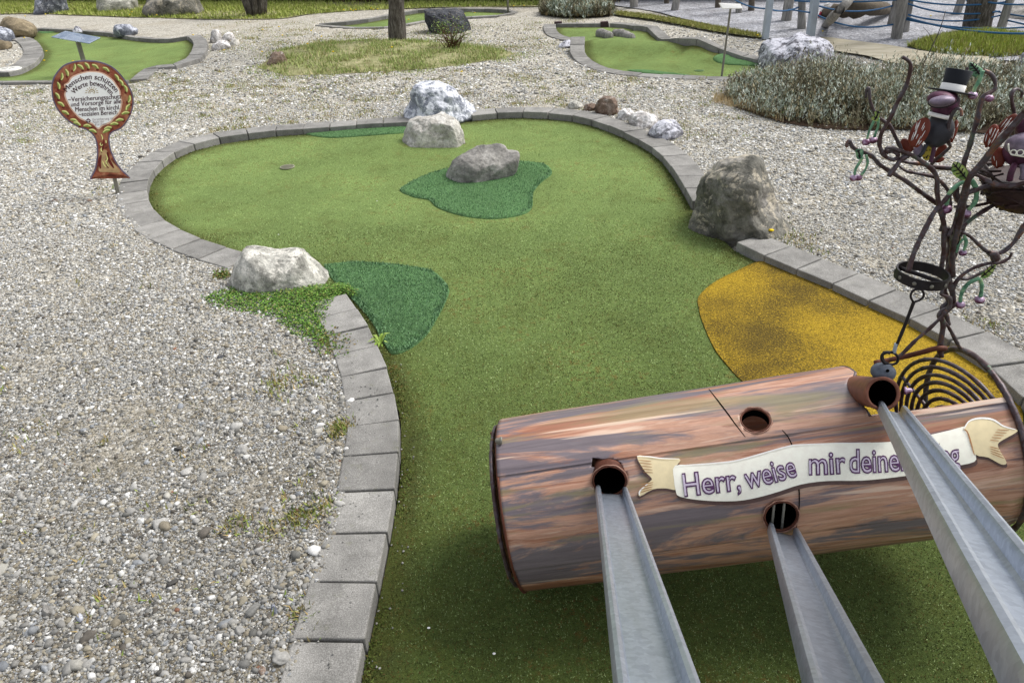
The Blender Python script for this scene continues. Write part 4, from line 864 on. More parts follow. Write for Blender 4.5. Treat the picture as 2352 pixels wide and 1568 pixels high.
for fr_ in (.82, .7, .58, .46, .34, .22): mm.add(*tube(circle_pts(-.012, RL_ * fr_, n=50, wobble=.05), .006, 7, True, sub=1, wob=.3, rough=.1))
for ad in range(0, 360, 24): mm.add(*tube([LP(-.011 - .004 * math.sin(q * 9 + ad), d2r(ad + 14 * math.sin(q * 5 + ad)), RL_ * q) for q in (.1, .3, .5, .7, .92)], .0055, 6, sub=4, wob=.3))
g = mkl('spiral_grate', np.concatenate(mm.v), mm.f, simple('mossy_rust', '6a5130', .7, .5, 60, bump=.5), logt)
# bar along the edge of the opening and the tube framing it
V, F = tube([PY(u, v, y) for (u, v, y) in ((2009, 833, 1.50), (2040, 827, 1.50), (2085, 817, 1.49), (2120, 808, 1.47), (2150, 800, 1.45), (2172, 800, 1.45))], .0068, 8, sub=3, wob=.1); mkl('top_bar', V, F, RUST, logt)
ep = [LP(cut_s(a) + .002, a, RL_ - .002) for a in np.linspace(aC, d2r(128), 14)]
V, F = tube(ep, .0042, 7, sub=1, wob=.2); mkl('opening_rim', V, F, IRON, logt)
# bolts
def bolt(u, v, y, r=.011, n=None, mat=CHERRY, parent=logt):
    c = PY(u, v, y) if not isinstance(u, np.ndarray) else u; fr = frame(np.array([-.2, -.3, 1.]) if n is None else n); mm = MB()
    mm.add(*lathe([(r, 0), (r, .004), (r * .8, .006), (r * .62, .007), (r * .62, .014), (r * .3, .017), (.0005, .018)], c, fr, 14)); return mkl('bolt', mm.v[0], mm.f, mat, parent)
bolt(1187, 1284, 1.262, .013); bolt(1152, 1012, 1.46, .011, np.array([-1, -.1, .2]), GREYSTEEL); bolt(1150, 1152, 1.38, .010, np.array([-1, -.1, .2]), GREYSTEEL)
bolt(2077, 897, float(cP[1]) + .02, .010, np.array([.8, -.4, .3])); bolt(2298, 1218, 1.34, .012, np.array([.8, -.3, -.2]), GREYSTEEL)
# foot bracket that carries the raised right end
mm = MB()
for q in (-.11,):
    s0 = LL - .22; b = LP(s0, d2r(-117), RL_ - .004); mm.add(*box((b + [b[0], b[1], 0]) / 2 if False else np.array([b[0], b[1], b[2] / 2]), (.02, .012, b[2] / 2 + .008)))
o = mm.build('support_foot', DARKIRON, None, False); adopt(o, logt)
def decal(poly, off, mat, name, step=7, label=None, thick=True, sub=3):
    P = catmull(poly, sub, True) if sub > 1 else np.asarray(poly, float); v, f = fill2d(P, step); V = []
    for u, w_ in v:
        s, a = cyl(u, w_, RL_ + off); V.append(LP(s, a, RL_ + off))
    nb = len(P); low = [LP(*cyl(u, w_, RL_ + off), RL_ - .002) for u, w_ in P]
    F = [tuple(q) for q in f] + [(i, (i + 1) % nb, len(V) + (i + 1) % nb, len(V) + i) for i in range(nb)]
    return mkl(name, V + low, F, mat, logt, smooth=False)
BAN = [(1550, 1069), (1600, 1067), (1650, 1062), (1700, 1055), (1760, 1040), (1800, 1027), (1850, 1020), (1920, 1016), (2000, 1016), (2070, 1012), (2120, 1002), (2180, 988), (2229, 977), (2233, 1000), (2240, 1040), (2238, 1060), (2190, 1071), (2140, 1083), (2060, 1095), (1980, 1103), (1900, 1104), (1840, 1112), (1790, 1128), (1740, 1142), (1690, 1150), (1620, 1149), (1562, 1140), (1552, 1125), (1548, 1100)]
TL = [(1463, 1047), (1490, 1048), (1520, 1052), (1561, 1053), (1556, 1066), (1549, 1075), (1550, 1105), (1553, 1124), (1530, 1121), (1500, 1123), (1470, 1139), (1469, 1126), (1490, 1107), (1497, 1098), (1480, 1080)]
TR = [(2214, 985), (2226, 967), (2250, 960), (2280, 963), (2305, 978), (2332, 985), (2335, 992), (2300, 1012), (2292, 1022), (2300, 1040), (2312, 1062), (2300, 1066), (2270, 1050), (2240, 1043), (2228, 1010), (2222, 990)]
sh = lambda p, dx, dy: [(a + dx, b + dy) for a, b in p]
decal(sh(BAN, 3, 9), .0018, SHADP, 'banner_shadow_paint'); decal(sh(TL, -2, 6), .0021, SHADP, 'banner_shadow_paint'); decal(sh(TR, 2, 7), .0021, SHADP, 'banner_shadow_paint')
ban = decal(BAN, .0035, CREAMP, 'banner'); decal(TL, .0030, TANP, 'banner_tail'); decal(TR, .0044, TANP, 'banner_tail')
def stroke(pts, w_, off, mat, name, dec=None):
    P = catmull(pts, 5); T = np.gradient(P, axis=0); T /= np.linalg.norm(T, axis=1)[:, None]; N = np.stack([-T[:, 1], T[:, 0]], 1); ww = w_ * np.sin(np.linspace(.25, 2.95, len(P)))[:, None] ** .6
    return np.concatenate([P + N * ww, (P - N * ww)[::-1]])
def strokes(lst, off, mat, name):
    if len(lst) > 1: return [strokes([q], off, mat, name) for q in lst]
    mm = MB()
    for pts, w_ in lst:
        P = stroke(pts, w_, off, mat, name); n = len(P) // 2
        V = [LP(*cyl(u, v, RL_ + off), RL_ + off) for u, v in P]; F = [(i, i + 1, 2 * n - 2 - i, 2 * n - 1 - i) for i in range(n - 1)]; mm.add(V, F)
    return mkl(name, np.concatenate(mm.v), mm.f, mat, logt, False)
strokes([([(1628, 893), (1650, 921), (1672, 950), (1690, 975), (1712, 1003)], 1.5)], .0018, BLACKM, 'plate_seam'); strokes([([(1796, 987), (1810, 1003), (1822, 1030), (1828, 1060), (1833, 1100), (1836, 1140), (1834, 1180), (1829, 1214)], 1.7)], .0012, BLACKM, 'plate_seam')
strokes([([(1463, 1047), (1490, 1048), (1520, 1052), (1560, 1053)], 1.3), ([(1469, 1137), (1470, 1127), (1490, 1108)], 1.5), ([(1550, 1069), (1640, 1063), (1700, 1055), (1800, 1027), (1850, 1020), (2000, 1016)], 1.5), ([(2214, 985), (2226, 967), (2250, 960), (2280, 963), (2305, 978), (2333, 986)], 2.)], .0052, WHITEP, 'banner_highlight')
strokes([([(1466 + i * 3, 1056 + i * 7), (1496 + i, 1059 + i * 6.5)], 1.) for i in range(5)] + [([(1472, 1130 - i * 6), (1498 + i, 1122 - i * 5)], 1.) for i in range(4)] + [([(2318 - i * 6, 988 + i * 6), (2290 - i * 4, 986 + i * 6)], 1.) for i in range(5)] + [([(2306 - i * 3, 1052 - i * 7), (2276 - i, 1040 - i * 5)], 1.) for i in range(4)] + [([(2214, 985), (2222, 992), (2230, 1015), (2238, 1045)], 1.6)], .0056, simple('brown_brush_lines', 'a87a52', .5), 'banner_fold_line')
# ---------- text
def text_mesh(body, size=1., offset=0., shear=0.):
    cu = bpy.data.curves.new('t', 'FONT'); cu.body = body; cu.size = size; cu.offset = offset; cu.shear = shear; cu.resolution_u = 3
    o = link(bpy.data.objects.new('t', cu)); bpy.context.view_layer.update(); me = bpy.data.meshes.new_from_object(o.evaluated_get(bpy.context.evaluated_depsgraph_get()))
    bm = bmesh.new(); bm.from_mesh(me); bmesh.ops.triangulate(bm, faces=bm.faces)
    for _ in range(2):
        es = [e for e in bm.edges if e.calc_length() > .22 * size]
        if es: bmesh.ops.subdivide_edges(bm, edges=es, cuts=1); bmesh.ops.triangulate(bm, faces=bm.faces)
    V = np.array([v.co[:2] for v in bm.verts]); F = [tuple(v.index for v in f.verts) for f in bm.faces]; bm.free()
    bpy.data.objects.remove(o); bpy.data.meshes.remove(me); return V, F
def text_width(body):
    V, _ = text_mesh(body); return V[:, 0].min(), V[:, 0].max()
def on_path(V, path, x0, x1, hpx):
    """V in em units; x from x0..x1 is stretched over the path; y scaled to hpx per em, drawn upward in the picture"""
    P = catmull(path, 8) if len(path) > 2 else np.asarray(path, float); d = np.r_[0, np.cumsum(np.linalg.norm(np.diff(P, axis=0), axis=1))]
    t = (V[:, 0] - x0) / (x1 - x0) * d[-1]; px = np.interp(t, d, P[:, 0]); py = np.interp(t, d, P[:, 1])
    T = np.gradient(P, axis=0); T /= np.linalg.norm(T, axis=1)[:, None]; tx = np.interp(t, d, T[:, 0]); ty = np.interp(t, d, T[:, 1]); nn = np.hypot(tx, ty); tx, ty = tx / nn, ty / nn
    return np.stack([px + ty * V[:, 1] * hpx + 0, py - tx * V[:, 1] * hpx], 1)
words = [('Herr,', [(1572, 1139), (1640, 1131), (1703, 1124)], 74), ('weise', [(1716, 1122), (1775, 1108), (1832, 1092)], 72), ('mir', [(1858, 1089), (1900, 1088), (1944, 1085)], 74), ('deinen', [(1952, 1085), (2020, 1083), (2092, 1078)], 76), ('Weg', [(2110, 1077), (2150, 1072), (2206, 1066)], 74)]
for wd, path, hp in words:
    x0, x1 = text_width(wd)
    for off, o_, mt, nm in ((.036, .0048, PURP, 'lettering_outline'), (-.012, .0058, LAVP, 'lettering')):
        V, F = text_mesh(wd, offset=off); Q = on_path(V, path, x0, x1, hp)
        mkl(nm, [LP(*cyl(u, v, RL_ + o_), RL_ + o_) for u, v in Q], F, mt, logt, False)
# ================================================================== three galvanised channels
CH = [((1372, 1138, .11), (1447, 1136, .376), 1.30), ((1765, 1219, .245), (1837, 1217, .5625), 1.30), ((2014, 946, .4366), (2095, 946, .873), 1.62)]
lbls = ['galvanised metal chute leading down into the left round hole of the log', 'galvanised metal chute leading down into the low barred hole in the middle of the log', 'galvanised metal chute running to the spout pipe, hiding part of the painted motto']
for i, ((lu, lv, ls), (ru, rv, rs_), ln) in enumerate(CH):
    vv = (ru - rs_ * rv - lu + ls * lv) / (ls - rs_); uu = lu + ls * (vv - lv); dd = -ray(uu, vv); lat = np.cross([0, 0, 1.], dd); lat /= np.linalg.norm(lat)
    if lat[0] < 0: lat = -lat
    hh = .024; s, a = cyl(lu, lv); PL = LP(s, a, RL_ + (.004 if i < 2 else .012)); n = np.cross(ray(ru, rv), dd); up = np.cross(lat, dd); up = up if up[2] > 0 else -up
    wd = float(-((PL - CAM) @ n + hh * (up @ n)) / (lat @ n)); PL = PL + up * hh; wd *= 1.1; PL = PL - lat * wd * .06
    PL = PL - dd * (.018 if i < 2 else .0)
    # cross-section (lateral, up) of a folded channel with rounded lips, origin on the left lip's outer edge
    t, lp = .0035, .013
    half = [(0, -.004), (0, -hh), (wd, -hh), (wd, -.004)]
    def arc(cx, r0, a0, a1, k=5): return [(cx + r0 * math.cos(q), -.006 + r0 * math.sin(q)) for q in np.linspace(a0, a1, k)]
    r0 = lp / 2
    outer = [(0, -hh)] + arc(r0, r0, math.pi, 0) + [(lp, -hh + t + .004), (lp + .003, -hh + t)] + [(wd - lp - .003, -hh + t), (wd - lp, -hh + t + .004)] + arc(wd - r0, r0, math.pi, 0) + [(wd, -hh)]
    N_ = len(outer); V = []; steps = np.linspace(0, ln, 40)
    for q in steps:
        endr = 1
        for (x, y) in outer:
            yy = (y + hh) * (endr if y > -hh + t + .001 else 1) - hh
            V.append(PL + dd * q + lat * x + up * yy)
    F = [(k * N_ + j, k * N_ + (j + 1) % N_, (k + 1) * N_ + (j + 1) % N_, (k + 1) * N_ + j) for k in range(len(steps) - 1) for j in range(N_)]
    F += [tuple(range(N_ - 1, -1, -1)), tuple((len(steps) - 1) * N_ + j for j in range(N_))]
    root = empty('ball_chute', PL + dd * ln, lbls[i], 'chute', 'metal chutes of the log')
    o = mk('channel', V, F, CHAN, root, True); bm = bmesh.new(); bm.from_mesh(o.data); bmesh.ops.recalc_face_normals(bm, faces=bm.faces); bm.to_mesh(o.data); bm.free()
    o.data.shade_smooth() if hasattr(o.data, 'shade_smooth') else None
    es = o.modifiers.new('edges', 'EDGE_SPLIT'); es.split_angle = math.radians(35)
    c = PL + dd * (ln - .04) + lat * wd / 2 - up * (hh + .004); mm = MB(); mm.add(*tube([c, [c[0], c[1], 0.0]], .016, 12, sub=1)); mm.build('support_post', GREYSTEEL, root)
# ================================================================== wrought-iron tree on the log
Y0 = 1.46
def z4(x, y): return 1881.6 + x * .3075, 105.8 + y * .3075         # coordinates measured on an enlargement
def z5(x, y): return 1881.6 + x * .3, 529.2 + y * .3
itree = empty('iron_tree', PY(*z5(940, 930), Y0), 'wrought iron tree of twisted branches with purple cherries rising from the log', 'metal tree')
def PX(conv, x, y, dy=0): u, v = conv(x, y); return PY(u, v, Y0 + dy)
def pxm(u, v, y): return float((PY(u, v, y) - CAM) @ FW) / FPX
def branch(pts, r, conv=z4, d0=0., d1=0., name='branch', mat=None, tip=.7, k=9):
    n = len(pts); P = [PX(conv, x, y, d0 + (d1 - d0) * i / max(n - 1, 1)) for i, (x, y) in enumerate(pts)]
    s = .3075 if conv is z4 else .3; sc_ = pxm(*conv(*pts[0]), Y0) * s
    V, F = tube(P, [r * sc_ * tip, r * sc_, r * sc_], k, sub=5, wob=.22, rough=.03); o = mk(name, V, F, mat or IRON); adopt(o, itree); return o
branch([(625, 85), (665, 110), (683, 150), (670, 230), (640, 320), (590, 410), (530, 540), (470, 640), (450, 720), (465, 780), (500, 830), (560, 850), (590, 815), (548, 785), (505, 795)], 17, d0=-.05, d1=-.03)
branch([(505, 800), (500, 765), (545, 762), (620, 790), (700, 820), (790, 880), (850, 930), (880, 990), (880, 1080), (890, 1160), (910, 1250), (935, 1350), (930, 1450), (930, 1550), (905, 1700)], 18, d0=-.04, d1=-.02)
branch([(350, 385), (352, 330), (372, 320), (378, 400), (400, 470), (440, 530), (520, 590), (570, 680), (612, 770), (640, 850)], 14, d0=.02, d1=0)
branch([(212, 755), (205, 735), (226, 708), (245, 750), (290, 780), (350, 800), (400, 830), (450, 885), (520, 930), (590, 975), (650, 1010), (750, 1085), (870, 1170), (905, 1200)], 16, d0=-.02, d1=0)
branch([(520, 972), (560, 915), (620, 840), (660, 825)], 20, d0=-.05, d1=-.03)
branch([(600, 900), (640, 930), (720, 950), (800, 965), (860, 980), (930, 1035), (970, 1100), (980, 1180), (975, 1230)], 13, d0=.0, d1=.01)
branch([(560, 840), (660, 870), (760, 880), (880, 905), (1000, 915), (1130, 940), (1180, 960)], 17, d0=.02, d1=.03)
branch([(1130, 930), (1060, 1010), (1020, 1050), (940, 1150), (860, 1240), (800, 1350), (740, 1470), (700, 1568), (665, 1680)], 19, d0=.0, d1=-.06)
branch([(1560, 470), (1530, 500), (1400, 655), (1300, 765), (1230, 860), (1130, 975), (1095, 1060), (1080, 1150), (1060, 1260), (1030, 1380), (1000, 1500), (990, 1600), (1000, 1720)], 25, d0=-.12, d1=0, tip=.95)
branch([(1130, 218), (1100, 190), (1110, 160)], 11, d0=.03, d1=.03)
branch([(1225, 185), (1280, 210), (1312, 265), (1312, 320), (1272, 352), (1225, 385), (1200, 450), (1180, 550), (1150, 650), (1120, 760), (1080, 880), (1090, 960)], 20, d0=.05, d1=.02)
branch([(1062, 525), (1060, 480), (1030, 468), (1000, 500), (975, 560), (960, 650), (965, 720), (978, 752), (930, 800), (870, 850), (840, 880)], 14, d0=-.06, d1=0)
branch([(1505, 385), (1515, 345), (1475, 322), (1440, 352), (1440, 420), (1460, 520), (1470, 620), (1480, 670)], 15, d0=.06, d1=.02)
branch([(1165, 955), (1200, 975), (1260, 1010), (1340, 1040), (1440, 1045), (1540, 1020), (1620, 990)], 17, d0=-.02, d1=-.10)
branch([(960, 1420), (1010, 1330), (1045, 1200), (1090, 1112), (1180, 1070), (1280, 1042), (1345, 1055)], 17, d0=-.03, d1=-.02)
branch([(980, 1400), (1080, 1340), (1180, 1262), (1320, 1180), (1400, 1150)], 17, d0=-.02, d1=.02)
branch([(1010, 1200), (1130, 1195), (1230, 1180), (1330, 1150), (1400, 1130)], 13, d0=.02, d1=.03)
branch([(1060, 1390), (1130, 1425), (1200, 1490), (1260, 1540), (1300, 1560), (1380, 1530), (1450, 1470), (1500, 1395), (1530, 1340), (1600, 1290)], 17, d0=0, d1=.02)
branch([(1030, 1030), (1020, 1100), (1055, 1150), (1100, 1060)], 26, d0=.02, d1=.02)
branch([(1060, 1150), (1110, 1250), (1060, 1380), (1030, 1480), (1010, 1560)], 20, d0=.03, d1=.02)
branch([(1475, 170), (1450, 215), (1390, 245), (1300, 252), (1200, 280), (1110, 330), (1050, 390), (1020, 460)], 15, z5, .0, 0)
branch([(1440, 215), (1330, 270), (1250, 320), (1130, 372), (1070, 360)], 14, z5, .02, 0)
branch([(1300, 175), (1340, 185), (1350, 225)], 32, z5, .0, .0)
branch([(1050, -20), (1020, 90), (1040, 180), (985, 300), (1000, 400), (1025, 500), (1010, 580), (925, 640), (950, 710), (940, 800), (925, 900), (935, 965)], 22, z5, .0, .0, tip=1)
branch([(980, -20), (1000, 100), (985, 220), (1000, 330), (960, 450), (985, 540), (945, 590), (975, 650), (990, 720)], 20, z5, .02, .01, tip=1)
branch([(945, 455), (935, 490), (1000, 520), (995, 590), (950, 640)], 14, z5, -.03, -.03)
branch([(1045, 565), (940, 660), (840, 755), (740, 840), (650, 930), (610, 965)], 15, z5, -.02, -.01)
branch([(950, 685), (1000, 755), (1050, 850), (1078, 900)], 14, z5, .0, .03)
branch([(945, 1190), (930, 1290), (905, 1380)], 12, lambda x, y: z4(x, y), -.02, -.01)
def bframe(u, v, dy=0., rot=0.):
    """origin, (right, up, toward the camera) and metres per picture unit at that point"""
    P = PY(u, v, Y0 + dy); n = CAM - P; n /= np.linalg.norm(n); r = CR - n * (CR @ n); r /= np.linalg.norm(r); up = np.cross(n, r); c, s = math.cos(rot), math.sin(rot)
    return P, np.array([c * r + s * up, -s * r + c * up, n]), float((P - CAM) @ FW) / FPX
def cherry(x, y, r, conv=z4, dy=-.02):
    u, v = conv(x, y); P, ax, k = bframe(u, v, dy); R = r * .305 * k
    V, F = ell(P, R, R, R * .84, np.eye(3), 3, lambda a, b, c: (a, b, c - .18 * math.exp(-(a * a + b * b) * 9) * (1 if c > 0 else 0))); o = mk('cherry', V, F, CHERRY); adopt(o, itree)
for a in ((350, 718, 31), (403, 703, 31), (257, 985, 29), (291, 983, 29), (948, 1218, 42), (1090, 1252, 42), (1145, 370, 35), (1270, 392, 32)): cherry(*a)
for a in ((1100, 172, 29), (1080, 568, 34), (1227, 530, 36)): cherry(*a, conv=z5)
def stem(pts, r=9, conv=z4, dy=-.02): branch(pts, r, conv, dy, dy, 'cherry_stem', LEAFP, tip=1)
stem([(425, 530), (395, 590), (372, 640), (358, 695)]); stem([(440, 540), (440, 600), (425, 640), (412, 680)]); stem([(325, 830), (295, 880), (272, 920), (265, 965)]); stem([(350, 815), (362, 870), (340, 930), (312, 965)], 9)
stem([(1100, 1010), (1040, 1035), (980, 1090), (958, 1140), (952, 1185)], 15); stem([(1135, 1000), (1170, 1060), (1172, 1140), (1145, 1190), (1115, 1225)], 17); stem([(1225, 185), (1195, 260), (1165, 310), (1155, 345)], 13)
stem([(1225, 365), (1150, 400), (1105, 450), (1085, 500), (1080, 545)], 15, z5); stem([(1232, 370), (1245, 430), (1235, 505)], 15, z5); stem([(1110, 40), (1125, 90), (1105, 160)], 12, z5)
stem([(1080, 1440), (1040, 1480), (1025, 1540)], 9)
def leaf(conv, pts, mid, dy=-.03, mat=None, veins=4, thick=.003):
    P = [conv(*p) for p in pts]; C_ = catmull(P, 4, True); c = C_.mean(0); fr = bframe(*c, dy); n = fr[1][2]
    v, f = fill2d(C_, 4); W3 = []
    for (u, w_) in v:
        q = PY(u, w_, Y0 + dy); dd = np.hypot(u - c[0], w_ - c[1]); W3.append(q - n * dd * dd * fr[2] * .012)
    W3 = np.array(W3); nb = len(C_); V = np.concatenate([W3, W3 - n * thick]); F = [tuple(q) for q in f] + [tuple(i + len(v) for i in q[::-1]) for q in f] + [(i, (i + 1) % nb, len(v) + (i + 1) % nb, len(v) + i) for i in range(nb)]
    o = mk('leaf', V, F, mat or LEAFP); adopt(o, itree)
    a, b = np.array(conv(*mid[0])), np.array(conv(*mid[1])); mm = MB(); q = lambda p: PY(p[0], p[1], Y0 + dy) + n * .0012
    mm.add(*tube([q(a), q((a + b) / 2 + [1, 0]), q(b)], .0016, 5, sub=2)); pr = np.array([-(b - a)[1], (b - a)[0]]) * .28
    for i in range(veins):
        t = .2 + .6 * i / max(veins - 1, 1); m_ = a + (b - a) * t
        for s_ in (-1, 1): mm.add(*tube([q(m_), q(m_ + s_ * pr * (1 - abs(t - .4)) + (a - b) * .12)], .0011, 5, sub=1))
    r = mm.build('leaf_vein', DARKIRON, None); r.parent = o
leaf(z4, [(1130, 120), (1120, 165), (1135, 215), (1180, 240), (1220, 225), (1225, 180), (1190, 150)], ((1132, 128), (1205, 222)), .03)
leaf(z4, [(1000, 870), (1060, 880), (1110, 930), (1115, 985), (1085, 1005), (1030, 985), (990, 940)], ((1002, 878), (1100, 995)), -.05, LEAFY)
leaf(z4, [(272, 775), (325, 772), (328, 820), (305, 845), (280, 838)], ((290, 778), (305, 838)), -.03, LEAFP, 2)
leaf(z4, [(415, 490), (455, 480), (450, 515), (440, 560), (400, 555), (390, 535), (415, 520)], ((445, 485), (415, 555)), -.03, LEAFY, 2)
leaf(z5, [(1235, 355), (1290, 290), (1355, 260), (1330, 320), (1280, 365)], ((1345, 268), (1245, 355)), -.01, LEAFY, 3)
leaf(z4, [(1030, 1420), (1055, 1400), (1058, 1450), (1040, 1490), (1025, 1470)], ((1052, 1405), (1035, 1480)), -.02, LEAFY, 1)
# ---- hanging collar, rod and weight
hang = empty('hanging_weight', PX(z5, 490, 1080), 'black riveted iron collar holding a rod and round grey weight above the spout pipe', 'hanging weight')
cC, ax, k = bframe(*z5(785, 345), -.05); AXZ = (np.array([1., 0, 0]), np.array([0, 1., 0]), np.array([0, 0, 1.]))
tilt = .05; AXc = (np.array([math.cos(tilt), 0, -math.sin(tilt)]), np.array([0, 1., 0]), np.array([math.sin(tilt), 0, math.cos(tilt)]))
Rr = 188 * .3 * k; hb = .011
V, F = lathe([(Rr, -hb), (Rr, hb), (Rr - .004, hb), (Rr - .004, -hb), (Rr, -hb)], cC, AXc, 48, cap=False); o = mk('collar', V, F, DARKIRON); adopt(o, hang)
es = o.modifiers.new('e', 'EDGE_SPLIT'); es.split_angle = .6
for i in range(10):
    a = i * .628 + .2; c = cC + (AXc[0] * math.cos(a) + AXc[1] * math.sin(a)) * (Rr + .0005); n = AXc[0] * math.cos(a) + AXc[1] * math.sin(a)
    V, F = lathe([(.0045, 0), (.004, .0015), (.0005, .0022)], c, frame(n), 10); adopt(mk('rivet', V, F, GREYSTEEL), hang)
V, F = tube([cC - AXc[0] * Rr * .6 + AXc[1] * Rr * .7, cC, cC + AXc[0] * Rr * .55 - AXc[1] * Rr * .75], .005, 7, sub=3); adopt(mk('cross_bar', V, F, DARKIRON), hang)
def zt(pts, r, name, mat=DARKIRON, closed=False, conv=z5, dy=-.05, kk=8):
    sc_ = pxm(*conv(*pts[0]), Y0 + dy) * .3; V, F = tube([PX(conv, x, y, dy) for x, y in pts], r * sc_, kk, closed, sub=5, wob=.1); o = mk(name, V, F, mat); adopt(o, hang); return o
zt([(720, 548), (700, 505), (715, 465), (750, 450), (790, 462), (800, 500), (775, 530), (735, 545)], 9, 'hook')
zt([(725, 545), (700, 610), (650, 740), (600, 860), (585, 885)], 13, 'rod'); zt([(590, 865), (572, 935)], 14, 'rod_end', STEEL)
zt([(520, 930), (565, 935), (600, 965), (595, 1010), (550, 1025), (500, 1005), (485, 965), (495, 935)], 10, 'chain_ring', closed=True)
zt([(540, 940), (515, 935), (480, 955), (480, 990), (505, 1020)], 11, 'chain_ring', dy=-.065)
P, ax, k = bframe(*z5(490, 1082), -.06); R = 90 * .3 * k
WM_ = simple('dull_grey_cast_iron', '5a616c', .6, .3, 60, metal=.3, bump=.5)
V, F = ell(P, R, R, R * .72, np.eye(3), 4, lambda a, b, c: (a, b, max(-.8, min(.82, c)))); o = mk('weight', V, F, WM_); adopt(o, hang)
V, F = lathe([(R * .14, -.004), (R * .14, .001), (.0002, .001)], P + ax[2] * R * .93 + ax[0] * R * .33 + ax[1] * R * .1, ax, 14); adopt(mk('weight_bore', V, F, BLACKM), hang)
# ================================================================== bird figure in a top hat
def part(name, root, items, mat, sub_of=None):
    mm = MB()
    for V, F in items: mm.add(V, F)
    o = mm.build(name, mat); 
    if sub_of is not None: o.parent = sub_of
    else: adopt(o, root)
    return o
U4 = .3075
def E4(x, y, rx, ry, rd, dy=0, rot=0, sub=4, fn=None, conv=z4):
    P, ax, k = bframe(*conv(x, y), dy, rot); return ell(P, rx * U4 * k, ry * U4 * k, rd * U4 * k, ax, sub, fn)
b1 = empty('bird_figure', PX(z4, 840, 860), 'metal bird figure seen from behind in black coat and top hat on the iron branches', 'bird figure')
body = part('body', b1, [E4(885, 635, 106, 122, 95, -.01, -.08, 4, lambda x, y, z: (x * (1 + .08 * y) * (1 - .1 * (y > .5) * (y - .5)), y, z))], COATP)
hd_ = part('head', b1, [E4(940, 430, 97, 92, 88, -.01, .0, 4), E4(915, 400, 100, 62, 92, -.02, -.15, 4)], BIRDP)
part('beak', b1, [E4(915, 412, 86, 42, 92, -.033, .1, 4)], BIRDL, hd_)
P, ax, k = bframe(*z4(925, 405), -.036, .15); u_ = U4 * k
ring = [P + ax[0] * 96 * u_ * math.cos(t) + ax[1] * 52 * u_ * math.sin(t) + ax[2] * 60 * u_ * (1 - .3 * math.cos(t) ** 2) for t in np.linspace(math.pi * .95, math.pi * 2.1, 24)]
part('beak_edge', b1, [tube(ring, 4 * u_, 6, sub=1)], DARKIRON, hd_)
P, ax, k = bframe(*z4(893, 522), -.012, -.25); u_ = U4 * k
V, F = lathe([(74 * u_, -14 * u_), (78 * u_, 0), (70 * u_, 15 * u_), (60 * u_, 12 * u_)], P, (ax[0], ax[2], ax[1]), 36); part('collar', b1, [(V, F)], WHITEP)
# hat: tall cylinder, band and brim around a tilted axis
def hat(x, y, root, tiltz, s=1., conv=z4, dy=0., r0=92, r1=83):
    P, ax, k = bframe(*conv(x, y), dy, tiltz); u_ = U4 * k * s; tf = -.03; axu = ax[1] * math.cos(tf) + ax[2] * math.sin(tf); axn = np.cross(ax[0], axu)
    A = (ax[0], axn, axu)
    h = part('hat', root, [lathe([(r1 * u_, 0), (r1 * .97 * u_, 55 * u_), (r0 * u_, 150 * u_), (r0 * .95 * u_, 152 * u_), (1 * u_, 150 * u_)], P, A, 40)], HATP)
    part('hat_band', root, [lathe([(r1 * 1.03 * u_, 3 * u_), (r1 * 1.01 * u_, 50 * u_), (r1 * .9 * u_, 51 * u_)], P, A, 40, cap=False)], WHITEP, h)
    part('brim', root, [lathe([(60 * u_, -3 * u_), (160 * u_, -9 * u_), (166 * u_, -4 * u_), (160 * u_, 1 * u_), (60 * u_, 5 * u_)], P, (ax[0], axn * .85, axu), 48)], HATP, h)
hat(988, 338, b1, -.17)
def wing(x, y, rx, ry, rot, dy, root, conv=z4, rd=26, n=15, seed=1):
    w_ = part('wing', root, [E4(x, y, rx, ry, rd, dy, rot, 4, lambda a, b, c: (a, b + .06 * math.sin(a * 9) * (b < 0), c), conv=conv)], WINGP)
    rs = random.Random(seed); P, ax, k = bframe(*conv(x, y), dy, rot); u_ = U4 * k; mm = MB()
    for i in range(n):
        a = rs.uniform(-.75, .75); b = rs.uniform(-.45, .75); l = rs.uniform(.35, .75); pts = []
        for t in (0, .5, 1):
            aa, bb = a * (1 - t * .2), b - l * t * .9; z = math.sqrt(max(0, 1 - aa * aa - bb * bb)); pts.append(P + ax[0] * aa * rx * u_ + ax[1] * bb * ry * u_ + ax[2] * (z * rd * u_ + .0008))
            if aa * aa + bb * bb > .95: pts.pop(); break
        if len(pts) > 1: mm.add(*tube(pts, [1.2 * u_, 2.6 * u_, 1. * u_], 5, sub=2))
    o = mm.build('feather_stroke', WHITEP); o.parent = w_
wing(748, 648, 62, 112, -.28, -.035, b1); wing(1003, 640, 24, 85, -.1, .0, b1, n=5, seed=2)
part('leg', b1, [tube([PX(z4, 800, 735, -.02), PX(z4, 775, 790, -.025), PX(z4, 745, 830, -.03)], .0042, 8, sub=4)], COATP)
part('leg', b1, [tube([PX(z4, 860, 740, -.02), PX(z4, 850, 800, -.025), PX(z4, 832, 870, -.03)], .0042, 8, sub=4)], simple('dark_plum', '4a2a3c', .5, .3))
def tail(x, y, rx, ry, rot, mat, dy=.01): return part('tail_feather', b1, [E4(x, y, rx, ry, 12, dy, rot)], mat)
tail(655, 742, 34, 60, .75, WINGP); tail(740, 775, 32, 46, -.2, BIRDL, .0)
sp = simple('yellow_paint', 'c2ae45', .5, .15); tf_ = tail(815, 795, 40, 58, -.1, sp, .0); tail(908, 790, 34, 56, -.4, WINGP, .005); tail(890, 850, 40, 22, .2, WINGP, .0)
P, ax, k = bframe(*z4(815, 795), 0., -.1); u_ = U4 * k; rs = random.Random(4); mm = MB()
